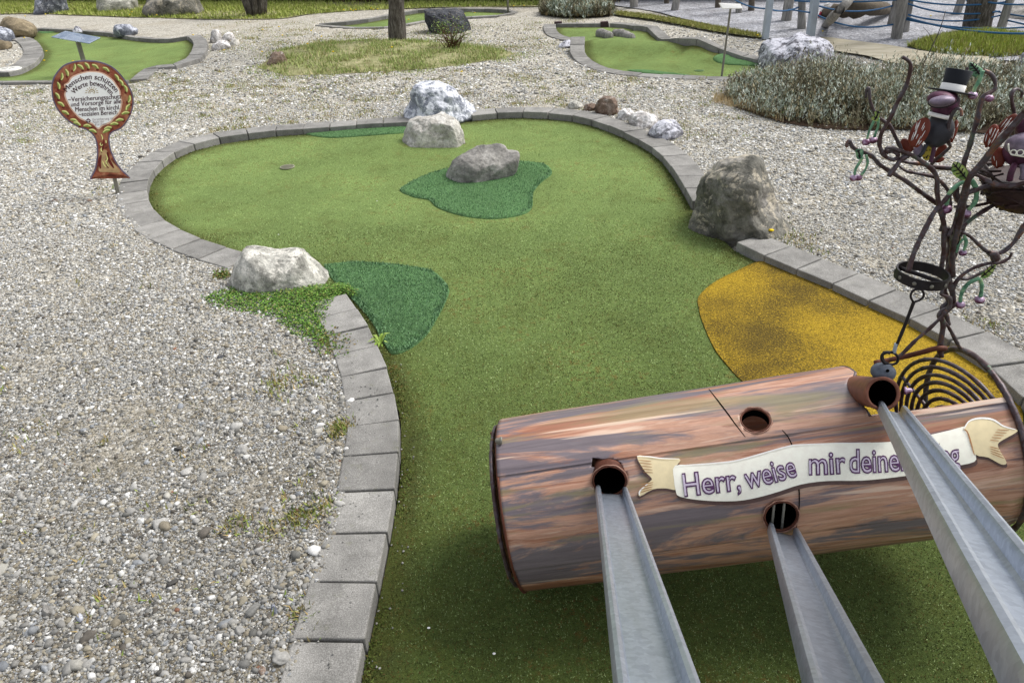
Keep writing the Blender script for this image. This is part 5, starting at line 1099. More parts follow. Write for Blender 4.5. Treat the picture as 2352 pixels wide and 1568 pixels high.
for i in range(17):
    a, b = rs.uniform(-.8, .8), rs.uniform(-.85, .85)
    if a * a + b * b < .8: mm.add(*lathe([(5 * u_, 0), (3 * u_, .0012)], P + ax[0] * a * 40 * u_ + ax[1] * b * 58 * u_ + ax[2] * (math.sqrt(1 - a * a - b * b) * 12 * u_ - .0001), ax, 8))
o = mm.build('spots', DARKIRON); o.parent = tf_
# ================================================================== second bird, in the nest at the right edge
def z6(x, y): return (3700 + x * .4464) / 1.7007, (250 + y * .4464) / 1.7007
U6 = .2625; s6 = U6 / U4
b2 = empty('bird_figure', PX(z6, 700, 1020), 'lilac metal bird figure with white lace collar sitting in the twig nest', 'bird figure')
def E6(x, y, rx, ry, rd, dy=0, rot=0, sub=4, fn=None): return E4(x, y, rx * s6, ry * s6, rd * s6, dy, rot, sub, fn, conv=z6)
part('body', b2, [E6(705, 760, 190, 150, 150, -.02)], BIRDP); bo = part('chest', b2, [E6(700, 705, 168, 105, 140, -.045)], BIRDL)
part('head', b2, [E6(715, 530, 112, 95, 100, -.02)], BIRDP)
P, ax, k = bframe(*z6(700, 700), -.05); u_ = U6 * k; mm = MB()
edge = [(535, 700), (540, 750), (565, 790), (610, 800), (660, 808), (720, 812), (780, 808), (840, 790)]
mm.add(*tube([PX(z6, x, y, -.05) + ax[2] * (.022 - .018 * abs((x - 700) / 165) ** 2) for x, y in edge], 7 * u_, 6, sub=3))
for (x, y, r) in ((580, 775, 22), (640, 775, 24), (700, 778, 24), (760, 775, 24), (820, 765, 22)):
    c = PX(z6, x, y, -.05) + ax[2] * (.026 - .02 * abs((x - 700) / 165) ** 2); mm.add(*tube([c + ax[0] * r * u_ * math.cos(t) + ax[1] * r * u_ * math.sin(t) for t in np.linspace(0, 6.28, 14, endpoint=False)], 5 * u_, 5, True, sub=1))
o = mm.build('lace_trim', CREAMP); o.parent = bo
part('leg', b2, [tube([PX(z6, 590, 880, -.05), PX(z6, 560, 950, -.06), PX(z6, 545, 1020, -.06)], .006, 8, sub=3)], BIRDP); part('leg', b2, [tube([PX(z6, 660, 880, -.05), PX(z6, 670, 950, -.06), PX(z6, 655, 1010, -.06)], .006, 8, sub=3)], BIRDL)
wing(385, 630, 48 * s6, 100 * s6, -.18, -.03, b2, conv=z6, n=12, seed=5); wing(500, 560, 52 * s6, 135 * s6, -.55, -.02, b2, conv=z6, n=14, seed=6); wing(450, 820, 55 * s6, 90 * s6, .1, .0, b2, conv=z6, n=3, seed=7)
# nest of dark twigs
P, ax, k = bframe(*z6(700, 1000), .0); Rn = 375 * U6 * k; mm = MB(); rs = random.Random(11)
for i in range(150):
    t = rs.uniform(0, 1) ** .8; zz_ = .02 - t * .078; rr_ = Rn * math.sqrt(max(.12, 1 - (t * .92) ** 2)) * rs.uniform(.9, 1.03); a0 = rs.uniform(0, 6.28); ln = rs.uniform(.5, 1.3); dz = rs.uniform(-.014, .014)
    pts = [P + np.array([rr_ * math.cos(a0 + ln * q), rr_ * math.sin(a0 + ln * q), zz_ + dz * (q - .5) * 2 + .004 * math.sin(q * 7 + i)]) for q in (0, .33, .66, 1)]
    mm.add(*tube(pts, rs.uniform(.0022, .004), 6, sub=2, wob=.3))
V, F = ell(P + np.array([0, 0, .0]), Rn * .9, Rn * .9, .075, np.eye(3), 4, lambda a, b, c: (a, b, min(c, 0.))); mm.add(V, F, (0.3, .3, .3))
tag(mm.build('nest', simple('dark_twig_iron', '33211f', .6, .5, 50, bump=.5)), 'dark woven twig nest of metal at the right edge, holding the lilac bird', 'nest')
# ================================================================== round painted sign
sign = empty('painted_sign', G(268, 447, GZ), 'tree-shaped wooden sign with white round face, German lettering and a leaf wreath', 'sign')
SB = G(268, 447, GZ)[:2]; SH = SB / np.linalg.norm(SB); SN = np.array([-SH[0], -SH[1], .0]); SN /= np.linalg.norm(SN); SP0 = np.array([*(SB - SH * .03), GZ])
def zs(x, y): return (150 + x * .38265) / 1.7007, (200 + y * .38265) / 1.7007
def SPT(x, y, off=0.):
    u, v = zs(x, y); d = ray(u, v); p0 = SP0 + SN * off; t = ((p0 - CAM) @ SN) / (d @ SN); return CAM + d * t
def sdecal(poly, off, thick, mat, name, step=40, par=sign, sub=5, smooth=False):
    P = catmull(poly, sub, True) if sub > 1 else np.asarray(poly, float); v, f = fill2d(P, step); nb = len(P); V = [SPT(x, y, off) for x, y in v]; B = [SPT(x, y, off) - SN * thick for x, y in P]
    F = [tuple(q) for q in f] + [(i, len(V) + i, len(V) + (i + 1) % nb, (i + 1) % nb) for i in range(nb)] + [tuple(len(V) + i for i in range(nb - 1, -1, -1))]
    o = mk(name, V + B, F, mat, None, smooth); (adopt(o, par) if par is sign else setattr(o, 'parent', par)); return o
SO = [(480, 95), (360, 108), (250, 150), (165, 250), (135, 340), (135, 430), (150, 510), (190, 595), (260, 682), (370, 762), (480, 803), (540, 843), (580, 905), (597, 1000), (595, 1090), (575, 1200), (527, 1308), (600, 1293), (700, 1277), (820, 1277), (940, 1300), (850, 1205), (790, 1115), (742, 1000), (728, 900), (748, 838), (850, 788), (930, 682), (970, 560), (962, 430), (880, 285), (770, 170), (630, 110)]
cx, cy = 555, 450
def shrink(poly, k, dx=0, dy=0):
    c = np.array([cx, cy]); out = []
    P = np.asarray(poly, float); n = len(P)
    for i in range(n):
        t = P[(i + 1) % n] - P[i - 1]; nn = np.array([-t[1], t[0]]) / np.linalg.norm(t); out.append(P[i] + nn * k * -1)
    return out
SOd = catmull(SO, 5, True); area = np.sum(SOd[:, 0] * np.roll(SOd[:, 1], -1) - np.roll(SOd[:, 0], -1) * SOd[:, 1])
inner = shrink(SOd, 15 if area > 0 else -15)
if not inpoly(np.array([inner[0][0]]), np.array([inner[0][1]]), SOd)[0]: inner = shrink(SOd, -15 if area > 0 else 15)
bd = simple('violet_grey_sign_border', '6f6478', .6, .25, 30); sdecal(SO, 0., .014, bd, 'board')
mred = Mat('red_brown_sign_paint', .6); n1 = mred.noise(14, 5, .7, .5); mred.base(mred.ramp(n1, [(.33, '5e3226'), (.48, '96503a'), (.62, 'b0785a'), (.75, 'c4a074')])); mred = mred.m
sdecal(inner, .0025, .002, mred, 'painted_face', sub=1)
WF = [(275, 395), (262, 345), (300, 318), (335, 265), (400, 232), (460, 215), (520, 205), (600, 208), (660, 222), (715, 255), (770, 300), (800, 345), (835, 400), (845, 460), (858, 520), (845, 600), (820, 650), (775, 690), (735, 735), (660, 765), (612, 800), (560, 755), (500, 728), (420, 690), (370, 640), (325, 585), (290, 520), (262, 450)]
pk = simple('pinkish_cream_paint', 'e3bda6', .6, .12, 25); wh = simple('sign_white_paint', 'ffffff', .6, .04, 20)
sdecal(WF, .004, .002, pk, 'text_field_edge'); wf = sdecal([((x - cx) * .95 + cx, (y - cy) * .95 + cy) for x, y in WF], .0052, .002, wh, 'text_field')
dkp = simple('sign_lettering_paint', '4a1c30', .6, .2)
def sstrokes(lst, off, mat, name, par=sign):
    if len(lst) > 1 and name not in ('sun_emblem', 'emblem_cross'): return [sstrokes([q], off, mat, name, par) for q in lst]
    mm = MB()
    for pts, w_ in lst:
        P = catmull(pts, 5); T = np.gradient(P, axis=0); T /= np.linalg.norm(T, axis=1)[:, None]; N = np.stack([-T[:, 1], T[:, 0]], 1) * (w_ * np.sin(np.linspace(.3, 2.9, len(P)))[:, None] ** .7); n = len(P)
        V = [SPT(x, y, off) for x, y in np.concatenate([P + N, (P - N)[::-1]])]; mm.add(V, [(i, i + 1, 2 * n - 2 - i, 2 * n - 1 - i) for i in range(n - 1)])
    o = mm.build(name, mat, None, False); (adopt(o, par) if par is sign else setattr(o, 'parent', par)); return o
def stext(body, path, hp, mat=dkp, off=.0068, bold=0):
    x0, x1 = text_width(body); V, F = text_mesh(body, offset=bold); n0_ = len(V); sh_ = (-.016, 0., .016) if bold >= 0 and hp > 50 else (0.,); F = [tuple(i + k * n0_ for i in f) for k in range(len(sh_)) for f in F]; V = np.concatenate([V + [s_, s_ * .35] for s_ in sh_]); Q = on_path(V, path, x0, x1, hp); o = mk('lettering', [SPT(x, y, off) for x, y in Q], F, mat, None, False); adopt(o, sign)
def arcp(cx_, cy_, r, a0, a1, n=14): return [(cx_ + r * math.sin(math.radians(a)), cy_ - r * math.cos(math.radians(a))) for a in np.linspace(a0, a1, n)]
stext('Menschen schützen', arcp(537, 580, 292, -57, 58), 78); stext('Werte bewahren', arcp(548, 582, 228, -52, 55), 78)
stext('~Versicherungsschutz', [(302, 517), (850, 484)], 66, bold=0); stext('und Vorsorge für alle', [(333, 567), (848, 533)], 66, bold=0); stext('Menschen im kirchl.', [(377, 618), (835, 595)], 66, bold=0); stext('~sozialen Bereich', [(410, 667), (806, 645)], 66, bold=0)
grt = simple('faded_grey_lettering', '9a8f92', .6)
stext('Versicherung im', [(548, 712), (765, 698)], 38, grt, bold=0); stext('Raum der', [(556, 737), (672, 729)], 38, grt, bold=0); stext('Kirchen', [(580, 764), (695, 754)], 38, grt, bold=0)
sdecal([(508, 683), (538, 712), (508, 741), (480, 712)], .0065, .001, dkp, 'diamond_emblem', sub=1)
sstrokes([([(508, 688), (508, 736)], 2.5), ([(486, 712), (532, 712)], 2.5)], .0075, wh, 'emblem_cross')
sunm = simple('sun_ochre_paint', 'b3a07a', .6)
sstrokes([(arcp(545, 425, 30, -110, 110, 9), 6), (arcp(545, 428, 16, -120, 120, 7), 3)] + [([(545 + 44 * math.sin(a), 425 - 40 * math.cos(a)), (545 + 70 * math.sin(a), 425 - 62 * math.cos(a))], 3.5) for a in np.radians([-90, -68, -45, -22, 0, 22, 45, 68, 90])], .0066, sunm, 'sun_emblem')
lfm = simple('olive_leaf_paint', '8a9a4c', .6, .25, 80); lfh = simple('pale_yellow_leaf_paint', 'ecec9a', .6, .15, 80); drk = simple('deep_red_paint', '6b241e', .6, .3)
LV = [(205, 355, 75), (238, 262, 95), (290, 222, 70), (365, 170, 100), (430, 165, 40), (497, 152, 55), (580, 160, 35), (690, 190, 35), (800, 272, 60), (845, 325, 60), (890, 385, 70), (925, 490, 100), (915, 575, -60), (890, 637, -12), (830, 708, -10), (775, 747, -5), (710, 790, -15), (695, 820, -25), (555, 818, 20), (500, 768, 5), (365, 712, 20), (395, 745, 25), (275, 632, 28), (230, 545, 35), (195, 460, 60), (495, 205, 50)]
sstrokes([([(x - 42 * math.cos(math.radians(a)), y - 38 * math.sin(math.radians(a))), (x + 6 * math.sin(math.radians(a)), y - 8 * math.cos(math.radians(a))), (x + 42 * math.cos(math.radians(a)), y + 38 * math.sin(math.radians(a)))], 15) for x, y, a in LV[:-1]], .0042, lfm, 'painted_leaf')
sstrokes([([(x - 40 * math.cos(math.radians(a)), y - 36 * math.sin(math.radians(a)) - 4), (x + 14 * math.sin(math.radians(a)), y - 18 * math.cos(math.radians(a))), (x + 40 * math.cos(math.radians(a)), y + 36 * math.sin(math.radians(a)) - 2)], 7) for x, y, a in LV[:-1]], .0052, lfh, 'leaf_highlight')
sstrokes([([(x + 30 * math.cos(math.radians(a + 35)), y + 30 * math.sin(math.radians(a + 35))), (x + 52 * math.cos(math.radians(a + 10)), y + 52 * math.sin(math.radians(a + 10)))], 11) for x, y, a in LV[:-1]], .0036, drk, 'dark_red_leaf')
sdecal([(622, 1040), (660, 1010), (700, 1020), (740, 1110), (790, 1170), (835, 1225), (800, 1240), (700, 1235), (618, 1225), (625, 1130)], .0035, .001, simple('pale_ochre_trunk_paint', 'b99a70', .6, .3, 20), 'trunk_paint')
sstrokes([([(640, 1060), (625, 1130), (635, 1200)], 14), ([(705, 1030), (720, 1110), (770, 1195)], 15), ([(690, 1100), (700, 1160), (715, 1195)], 9), ([(668, 900), (660, 980), (645, 1040)], 9)], .0045, drk, 'trunk_stroke')
sstrokes([([(640, 935), (630, 950), (645, 965), (658, 950)], 5), ([(645, 985), (640, 1010), (655, 1030)], 6), ([(690, 1050), (705, 1100), (690, 1130), (715, 1180)], 6), ([(655, 1120), (670, 1160), (690, 1185)], 5), ([(690, 910), (692, 940)], 6), ([(640, 850), (655, 880), (650, 905)], 5)], .0055, lfh, 'trunk_highlight')
mm = MB(); top = SPT(640, 700, -.03); bot = np.array([*G(268, 447, GZ)[:2], -.05]); mid = SPT(775, 1285, -.03)
mm.add(*tube([top, mid, bot], .014, 4, sub=1)); adopt(mm.build('post', GREYSTEEL, None, False), sign)
# ================================================================== metal plates on posts
def plate_stand(base_px, corners, yoff, label, name='plate_stand', r=.018, cloud=True, lean=None, mat=None):
    b = G(*base_px, GZ); y = b[1] + yoff; root = empty(name, b, label, 'plate stand')
    Q = [PY(u, v, y + dy) for (u, v, dy) in corners]; c = sum(Q) / 4; n = np.cross(Q[1] - Q[0], Q[3] - Q[0]); n /= np.linalg.norm(n); n = n if n[2] > 0 else -n
    V = Q + [q - n * .012 for q in Q]; o = mk('plate', V, [(0, 1, 2, 3), (7, 6, 5, 4)] + [(i, i + 4, (i + 1) % 4 + 4, (i + 1) % 4) for i in range(4)], mat, None, False); bm = bmesh.new(); bm.from_mesh(o.data); bmesh.ops.recalc_face_normals(bm, faces=bm.faces); bm.to_mesh(o.data); bm.free(); bevel(o, .003); adopt(o, root)
    mm = MB(); mm.add(*tube([c - n * .012, b - [0, 0, .05]], r, 4 if r > .02 else 10, sub=1)); adopt(mm.build('post', GREYSTEEL, None, False), root)
m = Mat('scratched_shiny_plate', .2, .9, .5); n1 = m.noise(6, 4, .6, .8); m.base(m.ramp(n1, [(.35, '9fb0c6'), (.6, 'c9d4e2')])); m.rough(m.ramp(n1, [(.3, .12), (.7, .35)])); PLATEM = m.m
bb = G(197, 150, .03)
plate_stand((199, 165), [(117, 85, .0), (204, 100, -.12), (231, 86, .05), (150, 71, .17)], -.02, 'tilted shiny metal plate on a grey post standing in the left green', r=.03, mat=PLATEM)
plate_stand((1657, 178), [(1651, 7, .0), (1660, 20, -.03), (1706, 20, -.03), (1701, 9, .0)], .0, 'small white plate on a thin tall post at the front kerb of the ridged green', r=.011, mat=WHITEP)
mm = MB(); b = G(1167, 32, GZ); mm.add(*tube([b, PY(1165, -40, b[1])], .018, 8, sub=1)); tag(mm.build('sign_post', GREYSTEEL), 'thin grey post at the right tip of the narrow far green', 'post')
# tee disc on the left green
c = G(24, 168, .01); mm = MB(); mm.add(*lathe([(.15, 0), (.15, .05), (.13, .06), (.001, .06)], c, np.eye(3), 28)); o = mm.build('tee_disc', simple('off_white_enamel', 'd6d4cc', .4)); tag(o, 'round white disc lying on the left green at the picture edge', 'disc')
mm = MB(); P1 = c + [0, 0, .0615]
for a in np.linspace(0, 6.28, 9)[:-1]: mm.add(*box(P1 + np.array([math.cos(a), math.sin(a), 0]) * .06, (.02, .006, .0006), ((math.cos(a), math.sin(a), 0), (-math.sin(a), math.cos(a), 0), (0, 0, 1))))
q = mm.build('disc_mark', simple('faint_grey_print', '9a9a9a', .6)); q.parent = o
# grey slab in front of the left green (seen beside the sign)
c = G(440, 0, 0)
# ================================================================== trees, posts, ropes of the playground
def trunk_tree(base, top, r0, r1, label, hgt, nleaf=2600, leafc=('5f7a34', '7d9444', '8aa04e'), seed=1):
    b = G(*base, GZ - .02); t = PY(*top, b[1] + (.0)); d = (t - b); d /= d[2]; root = empty('tree', b, label, 'tree'); rs = random.Random(seed)
    top3 = b + d * hgt; mm = MB(); pts = [b - d * .1, b + d * .03, b + d * .3, b + d * hgt * .5, top3]; mm.add(*tube(pts, [r0 * 1.35, r0 * 1.08, r0, r0 * .9, r1], 20, sub=6, wob=.1, rough=.015)); tk = mm.build('trunk', BARK); adopt(tk, root)
    tips = []
    for i in range(16):
        a = rs.uniform(0, 6.28); h = hgt * rs.uniform(.62, 1.0); s = b + d * h; ln = rs.uniform(.9, 1.7); e = s + np.array([math.cos(a) * ln, math.sin(a) * ln, rs.uniform(.5, 1.3)]); mm = MB(); m_ = (s + e) / 2 + [0, 0, .12]; mm.add(*tube([s, m_, e], [r1 * .5, r1 * .3, r1 * .1], 7, sub=4))
        for j in range(4):
            q = rs.uniform(.4, 1.); s2 = s + (e - s) * q; e2 = s2 + np.array([rs.uniform(-.6, .6), rs.uniform(-.6, .6), rs.uniform(.1, .6)]); mm.add(*tube([s2, (s2 + e2) / 2 + [0, 0, .05], e2], [r1 * .18, r1 * .06], 5, sub=2)); tips += [e2, (s2 + e2) / 2]
        tips.append(e); adopt(mm.build('limb', BARK), root)
    tips = np.array(tips); k = RNG.integers(0, len(tips), nleaf); pos = tips[k] + RNG.normal(0, .22, (nleaf, 3)); o = leaves('crown', pos, .045, list(leafc), .8, kind=None); adopt(o, root)
trunk_tree((913, 98), (910, 0), .125, .06, 'bare grey tree trunk standing in the grass island', 3.4, 500, seed=2)
trunk_tree((2238, 86), (2256, 0), .17, .08, 'dark leaning tree trunk on the grass mound among the blue ropes', 3.6, 700, seed=5)
# multi-stemmed shrub by the hedge
sh_b = G(590, 36, GZ); root = empty('shrub', sh_b, 'multi-stemmed brown shrub base by the hedge, left of the tree trunk', 'shrub')
for i in range(9):
    mm = MB(); a = i * .7; b = sh_b + np.array([math.cos(a) * .13, math.sin(a) * .1, 0]); e = b + np.array([math.cos(a) * .35, math.sin(a) * .2, 1.6]); mm.add(*tube([b, (b + e) / 2 + [.03, 0, 0], e], [.06, .045, .02], 8, sub=4, wob=.2)); adopt(mm.build('stem', BARK), root)
# small twiggy bush on the island
bb = G(1038, 112, GZ + .05); root = empty('small_bush', bb, 'small twiggy green bush on the grass island in front of the blackish boulder', 'bush'); mm = MB(); rs = random.Random(6); tips = []
for i in range(70):
    a = rs.uniform(0, 6.28); l = rs.uniform(.1, .3); e = bb + np.array([math.cos(a) * l, math.sin(a) * l * .7, rs.uniform(.1, .34)]); s = bb + np.array([rs.gauss(0, .05), rs.gauss(0, .04), 0]); mm.add(*tube([s, (s + e) / 2 + [0, 0, .04], e], [.005, .003, .0015], 4, sub=2)); tips.append(e)
adopt(mm.build('twigs', simple('brown_twigs', '5c452c', .9)), root); tips = np.array(tips); pos = tips[RNG.integers(0, 70, 1000)] + RNG.normal(0, .04, (1000, 3)); o = leaves('foliage', pos, .013, ['6b8a3c', '8aa452', '4f6a2c', '9aa860'], .8, kind=None); adopt(o, root)
def log_post(i, b, wpx, top, sq=False, label=None, mat=None, h=None):
    B_ = G(b[0], b[1], GZ); T_ = PY(top[0], top[1], B_[1]); r = wpx * float((B_ - CAM) @ FW) / FPX / 2; d = T_ - B_; hh = 1.9 if h is None else h; d = d / d[2] * hh
    mm = MB()
    if sq:
        a = np.array([1., .12, 0]); a /= np.linalg.norm(a); V, F = box(B_ + d / 2, (r * .86, r * .86, .5), (a, np.array([-a[1], a[0], 0]), d)); mm.add(V, F)
    else: mm.add(*tube([B_ - d * .05, B_ + d * .3, B_ + d * .6, B_ + d], [r * 1.08, r, r * .98, r * .9], 14, sub=4, wob=.12, rough=.02))
    o = mm.build('steel_post' if sq else 'wooden_post', mat or (STEEL if sq else POST), None, not sq)
    if sq: bevel(o, .006)
    tag(o, label, 'post', 'square steel posts behind the white boulder' if sq else 'weathered wooden posts of the rope playground'); return B_, d, r
PD = [('A', (1725, 29), 14, (1727, -4), 'thin dark wooden post far left of the first steel post'), ('B', (1805, 52), 21, (1813, 0), 'dark wooden post between the two steel posts'),
      ('C', (1841, 70), 17, (1842, 0), 'pale wooden post just left of the second steel post'), ('D', (2058, 92), 24, (2072, 0), 'thick pale wooden post nearest the camera, front of the cluster of three'),
      ('E', (2045, 63), 16, (2060, 0), 'leaning wooden post directly behind the left of the thick front post'), ('F', (2078, 78), 14, (2092, 0), 'leaning wooden post just right of the thick front post'),
      ('H', (2196, 37), 17, (2208, 0), 'wooden post behind and left of the dark tree trunk'), ('I', (2293, 85), 18, (2320, 0), 'pale leaning wooden post right of the dark tree trunk'),
      ('J', (1456, 21), 18, (1456, -4), 'leftmost pale wooden post, at the right end of the far lavender'), ('K', (1549, 28), 17, (1554, 0), 'pale wooden post, second from the far lavender'),
      ('L', (1531, 12), 11, (1531, -6), 'dark far wooden post left of the second pale post'), ('M', (1648, 22), 13, (1650, -6), 'dark far wooden post just left of the small white plate'),
      ('N', (1696, 34), 14, (1698, 0), 'brown wooden post just right of the small white plate')]
PR = {}
for a in PD: PR[a[0]] = log_post(a[0], a[1], a[2], a[3], label=a[4], mat=simple('dark_wood', '5f574e', .9, .3, 15, bump=.6) if a[0] in 'ALM' else None)
PR['S1'] = log_post('S1', (1757, 90), 15, (1769, 0), True, 'left of the two square grey steel posts behind the white crusted boulder'); PR['S2'] = log_post('S2', (1860, 92), 18, (1872, 0), True, 'right of the two square grey steel posts behind the white crusted boulder')
# leaning timber with driftwood, behind the ropes
A_, B_ = G(2025, 12, GZ), G(1900, 25, GZ); mm = MB(); mm.add(*tube([G(1890, 30, .1), G(1930, 24, .25), G(1990, 20, .3), G(2050, 22, .12)], [.05, .085, .10, .05], 12, sub=5, wob=.4, rough=.08)); tag(mm.build('driftwood_trunk', simple('dark_driftwood', '5a5145', .95, .4, 6, bump=1, dist=.03)), 'dark gnarled driftwood trunk lying behind the blue ropes', 'trunk')
b = G(1900, 60, GZ); mm = MB(); mm.add(*tube([G(1893, 62, .0), G(1930, 22, .5), PY(1975, -20, G(1930, 22, 0)[1])], [.055, .055, .05], 12, sub=4, wob=.2)); tag(mm.build('leaning_beam', POST), 'grey beam leaning to the right behind the striped toy frame', 'beam')
# striped rail frame
b = G(1925, 44, GZ); root = empty('striped_frame', b, 'low frame of white and red striped rails on the playground gravel', 'play frame')
def PU(u, v, y): return PY(u, v, y)
yb = b[1]; mm = MB()
for q in (0, .22): mm.add(*tube([PU(1906, 27, yb + q), PU(1925, 30, yb + q), PU(1945, 33, yb + q), PU(1948, 40, yb + q), PU(1944, 46, yb + q), PU(1915, 43, yb + q)], .02, 8, sub=4))
adopt(mm.build('white_rail', WHITEP), root); V, F = box((PU(1928, 40, yb + .11)), (.16, .08, .05)); mm = MB(); mm.add(V, F); o = mm.build('dark_seat', simple('dark_rubber', '4a4044', .8), None, False); bevel(o, .02); adopt(o, root)
redp = simple('red_paint', 'b03a4c', .6)
for i in range(4):
    mm = MB(); mm.add(*tube([PU(1883 + i * 3, 34 - i * 7, yb + .1), PU(1898 + i * 3, 18 - i * 5 + 4, yb + .1)], .016, 7, sub=1)); adopt(mm.build('rung', WHITEP), root)
mm = MB(); mm.add(*tube([PU(1880, 50, yb), PU(1882, 38, yb), PU(1886, 28, yb)], .02, 8, sub=2)); adopt(mm.build('red_rail', redp), root)
# ropes
def zr(x, y): return 1705.2 + x * .275, y * .275
def rope(a, b, ya, yb_, label, sag=.0, r=.011, mid=None):
    ua, ub = zr(*a), zr(*b); A_, B_ = PY(*ua, ya), PY(*ub, yb_); pts = [A_ * (1 - t) + B_ * t - np.array([0, 0, sag * 4 * t * (1 - t)]) for t in np.linspace(0, 1, 9)]; V, F = tube(pts, r, 6, sub=2); tag(mk('rope', V, F, BLUE), label, 'rope', 'blue ropes of the playground')
y_ = lambda k: float(PR[k][0][1])
rope((-140, -60), (205, 74), y_('A') , y_('S1'), 'blue rope hanging from the upper left down to the first steel post', .06)
rope((245, 84), (475, 60), y_('S1'), y_('C'), 'blue rope running right from the first steel post to the pale post', .03)
rope((380, 80), (560, 106), y_('B'), y_('S2'), 'short blue rope between the dark post and the second steel post', .0)
rope((435, 8), (1290, 0), y_('C'), y_('D'), 'highest blue rope left of the thick front post', .02)
rope((630, 50), (1262, 48), y_('S2'), y_('E'), 'second blue rope from the top left of the thick front post', .07)
rope((630, 130), (1262, 205), y_('S2'), y_('D'), 'lowest blue rope left of the thick front post', .08)
rope((1375, 30), (2150, 96), y_('D'), y_('I'), 'slack blue rope right of the thick front post, second from the top', .07)
rope((1375, -4), (2200, 18), y_('D'), y_('I'), 'highest blue rope right of the thick front post', .05)
rope((1385, 124), (2150, 132), y_('D'), y_('I'), 'blue rope crossing behind the dark trunk at mid height', .07)
rope((1375, 150), (2360, 282), y_('D'), y_('I') - 1.2, 'lowest blue rope, passing in front of the dark tree trunk', .05, .013)
rope((1365, 164), (2360, 230), y_('D'), y_('I') - .6, 'second lowest blue rope passing the dark tree trunk', .05)
rope((1870, 5), (2360, 140), y_('H'), y_('I') - .5, 'blue rope slanting down to the right edge from the post behind the trunk', .03)
rope((2040, 18), (2360, 40), y_('I'), y_('I') - .3, 'short high blue rope at the right edge', .01)
rope((2205, 170), (2360, 206), y_('I'), y_('I') - .5, 'short low blue rope at the right edge', .0)
# building far right
bw = 19.5; root = empty('building', (bw * .85, bw, 0), 'white rendered building wall with a dark opening behind the playground', 'building')
a = PY(2100, 12, bw); b = PY(2900, 12, bw); mm = MB(); V, F = box(((a[0] + b[0]) / 2, bw + 2, 1.5), ((b[0] - a[0]) / 2, 2, 1.55)); mm.add(V, F); adopt(mm.build('wall', simple('white_render', 'e4e6ea', .9, .05, 8), None, False), root)
c0, c1 = PY(2128, 5, bw)[0], PY(2195, 5, bw)[0]; V, F = box(((c0 + c1) / 2, bw - .02, .65), ((c1 - c0) / 2, .03, .55)); mm = MB(); mm.add(V, F); adopt(mm.build('dark_window', simple('dark_glass', '2c3442', .2), None, False), root)
V, F = box(((a[0] + b[0]) / 2, bw + 2, 3.2), ((b[0] - a[0]) / 2 + .3, 2.4, .12)); mm = MB(); mm.add(V, F); adopt(mm.build('roof', simple('grey_roof', '77797c', .8), None, False), root)
# ================================================================== hedge behind everything
def hedge(name, p0, p1, hgt, dep, n, cols, label, twig=True, leafs=.03, core='2a2218'):
    p0, p1 = np.array(p0, float), np.array(p1, float); d = (p1 - p0) / np.linalg.norm(p1 - p0); nrm = np.array([-d[1], d[0]]); L_ = np.linalg.norm(p1 - p0); root = empty(name, (*p0, 0), label, 'hedge')
    ax = (np.array([*d, 0]), np.array([*nrm, 0]), np.array([0, 0, 1.])); c = np.array([*((p0 + p1) / 2 + nrm * dep * .6), hgt * .46])
    V, F = box(c, (L_ / 2, dep * .3, hgt * .46), ax); mm = MB(); mm.add(V, F); adopt(mm.build('hedge_core', simple('hedge_core_dark', core, 1., .5, 3, bump=1, dist=.1), None, False), root)
    t = RNG.uniform(0, L_, n); w_ = RNG.uniform(0, dep * .5, n) ** 1.0; z = RNG.uniform(0, hgt, n) ** 1.0
    pos = np.stack([p0[0] + d[0] * t + nrm[0] * w_, p0[1] + d[1] * t + nrm[1] * w_, z], 1)
    o = leaves('foliage', pos, leafs, cols, .9, kind=None); adopt(o, root)
    m2 = n // 10; t = RNG.uniform(0, L_, m2); w_ = RNG.uniform(0, dep * .4, m2); pos = np.stack([p0[0] + d[0] * t + nrm[0] * w_, p0[1] + d[1] * t + nrm[1] * w_, 0 * t], 1)
    h = RNG.uniform(.4, 1., m2) * hgt; rot = rotz(RNG.uniform(0, 6.28, m2), RNG.normal(0, .22, m2)); cc = np.array([s2l('4a3a28'), s2l('6a5a44'), s2l('33281c')])[RNG.integers(0, 3, m2)]
    V, F, C_ = mass(np.array([[-.5, 0, 0], [.5, 0, 0], [.3, .05, 1], [-.3, .05, 1]]), np.array([[0, 1, 2], [0, 2, 3]]), pos, np.stack([np.full(m2, .02), h, h], 1), rot, cc); o = mk('twigs', V, F, LEAFM, None, False, col=C_); adopt(o, root)
hl, hr = G(-420, 6, 0)[:2], G(1420, 15, 0)[:2]
hedge('hedge', hl, hr, 1.5, 1.4, 60000, ['4a3a26', '5f4a30', '3a3a1e', '55602c', '6d5538', '41501f'], 'brown twiggy hedge along the back, not yet in full leaf')
hl2 = G(1420, 10, 0)[:2]; hr2 = G(2050, 3, 0)[:2]
hedge('hedge', hl2, hr2, 1.5, 1.4, 22000, ['3a3428', '4d4330', '2f3320', '5a5238'], 'dark shaded hedge behind the wooden posts of the playground')
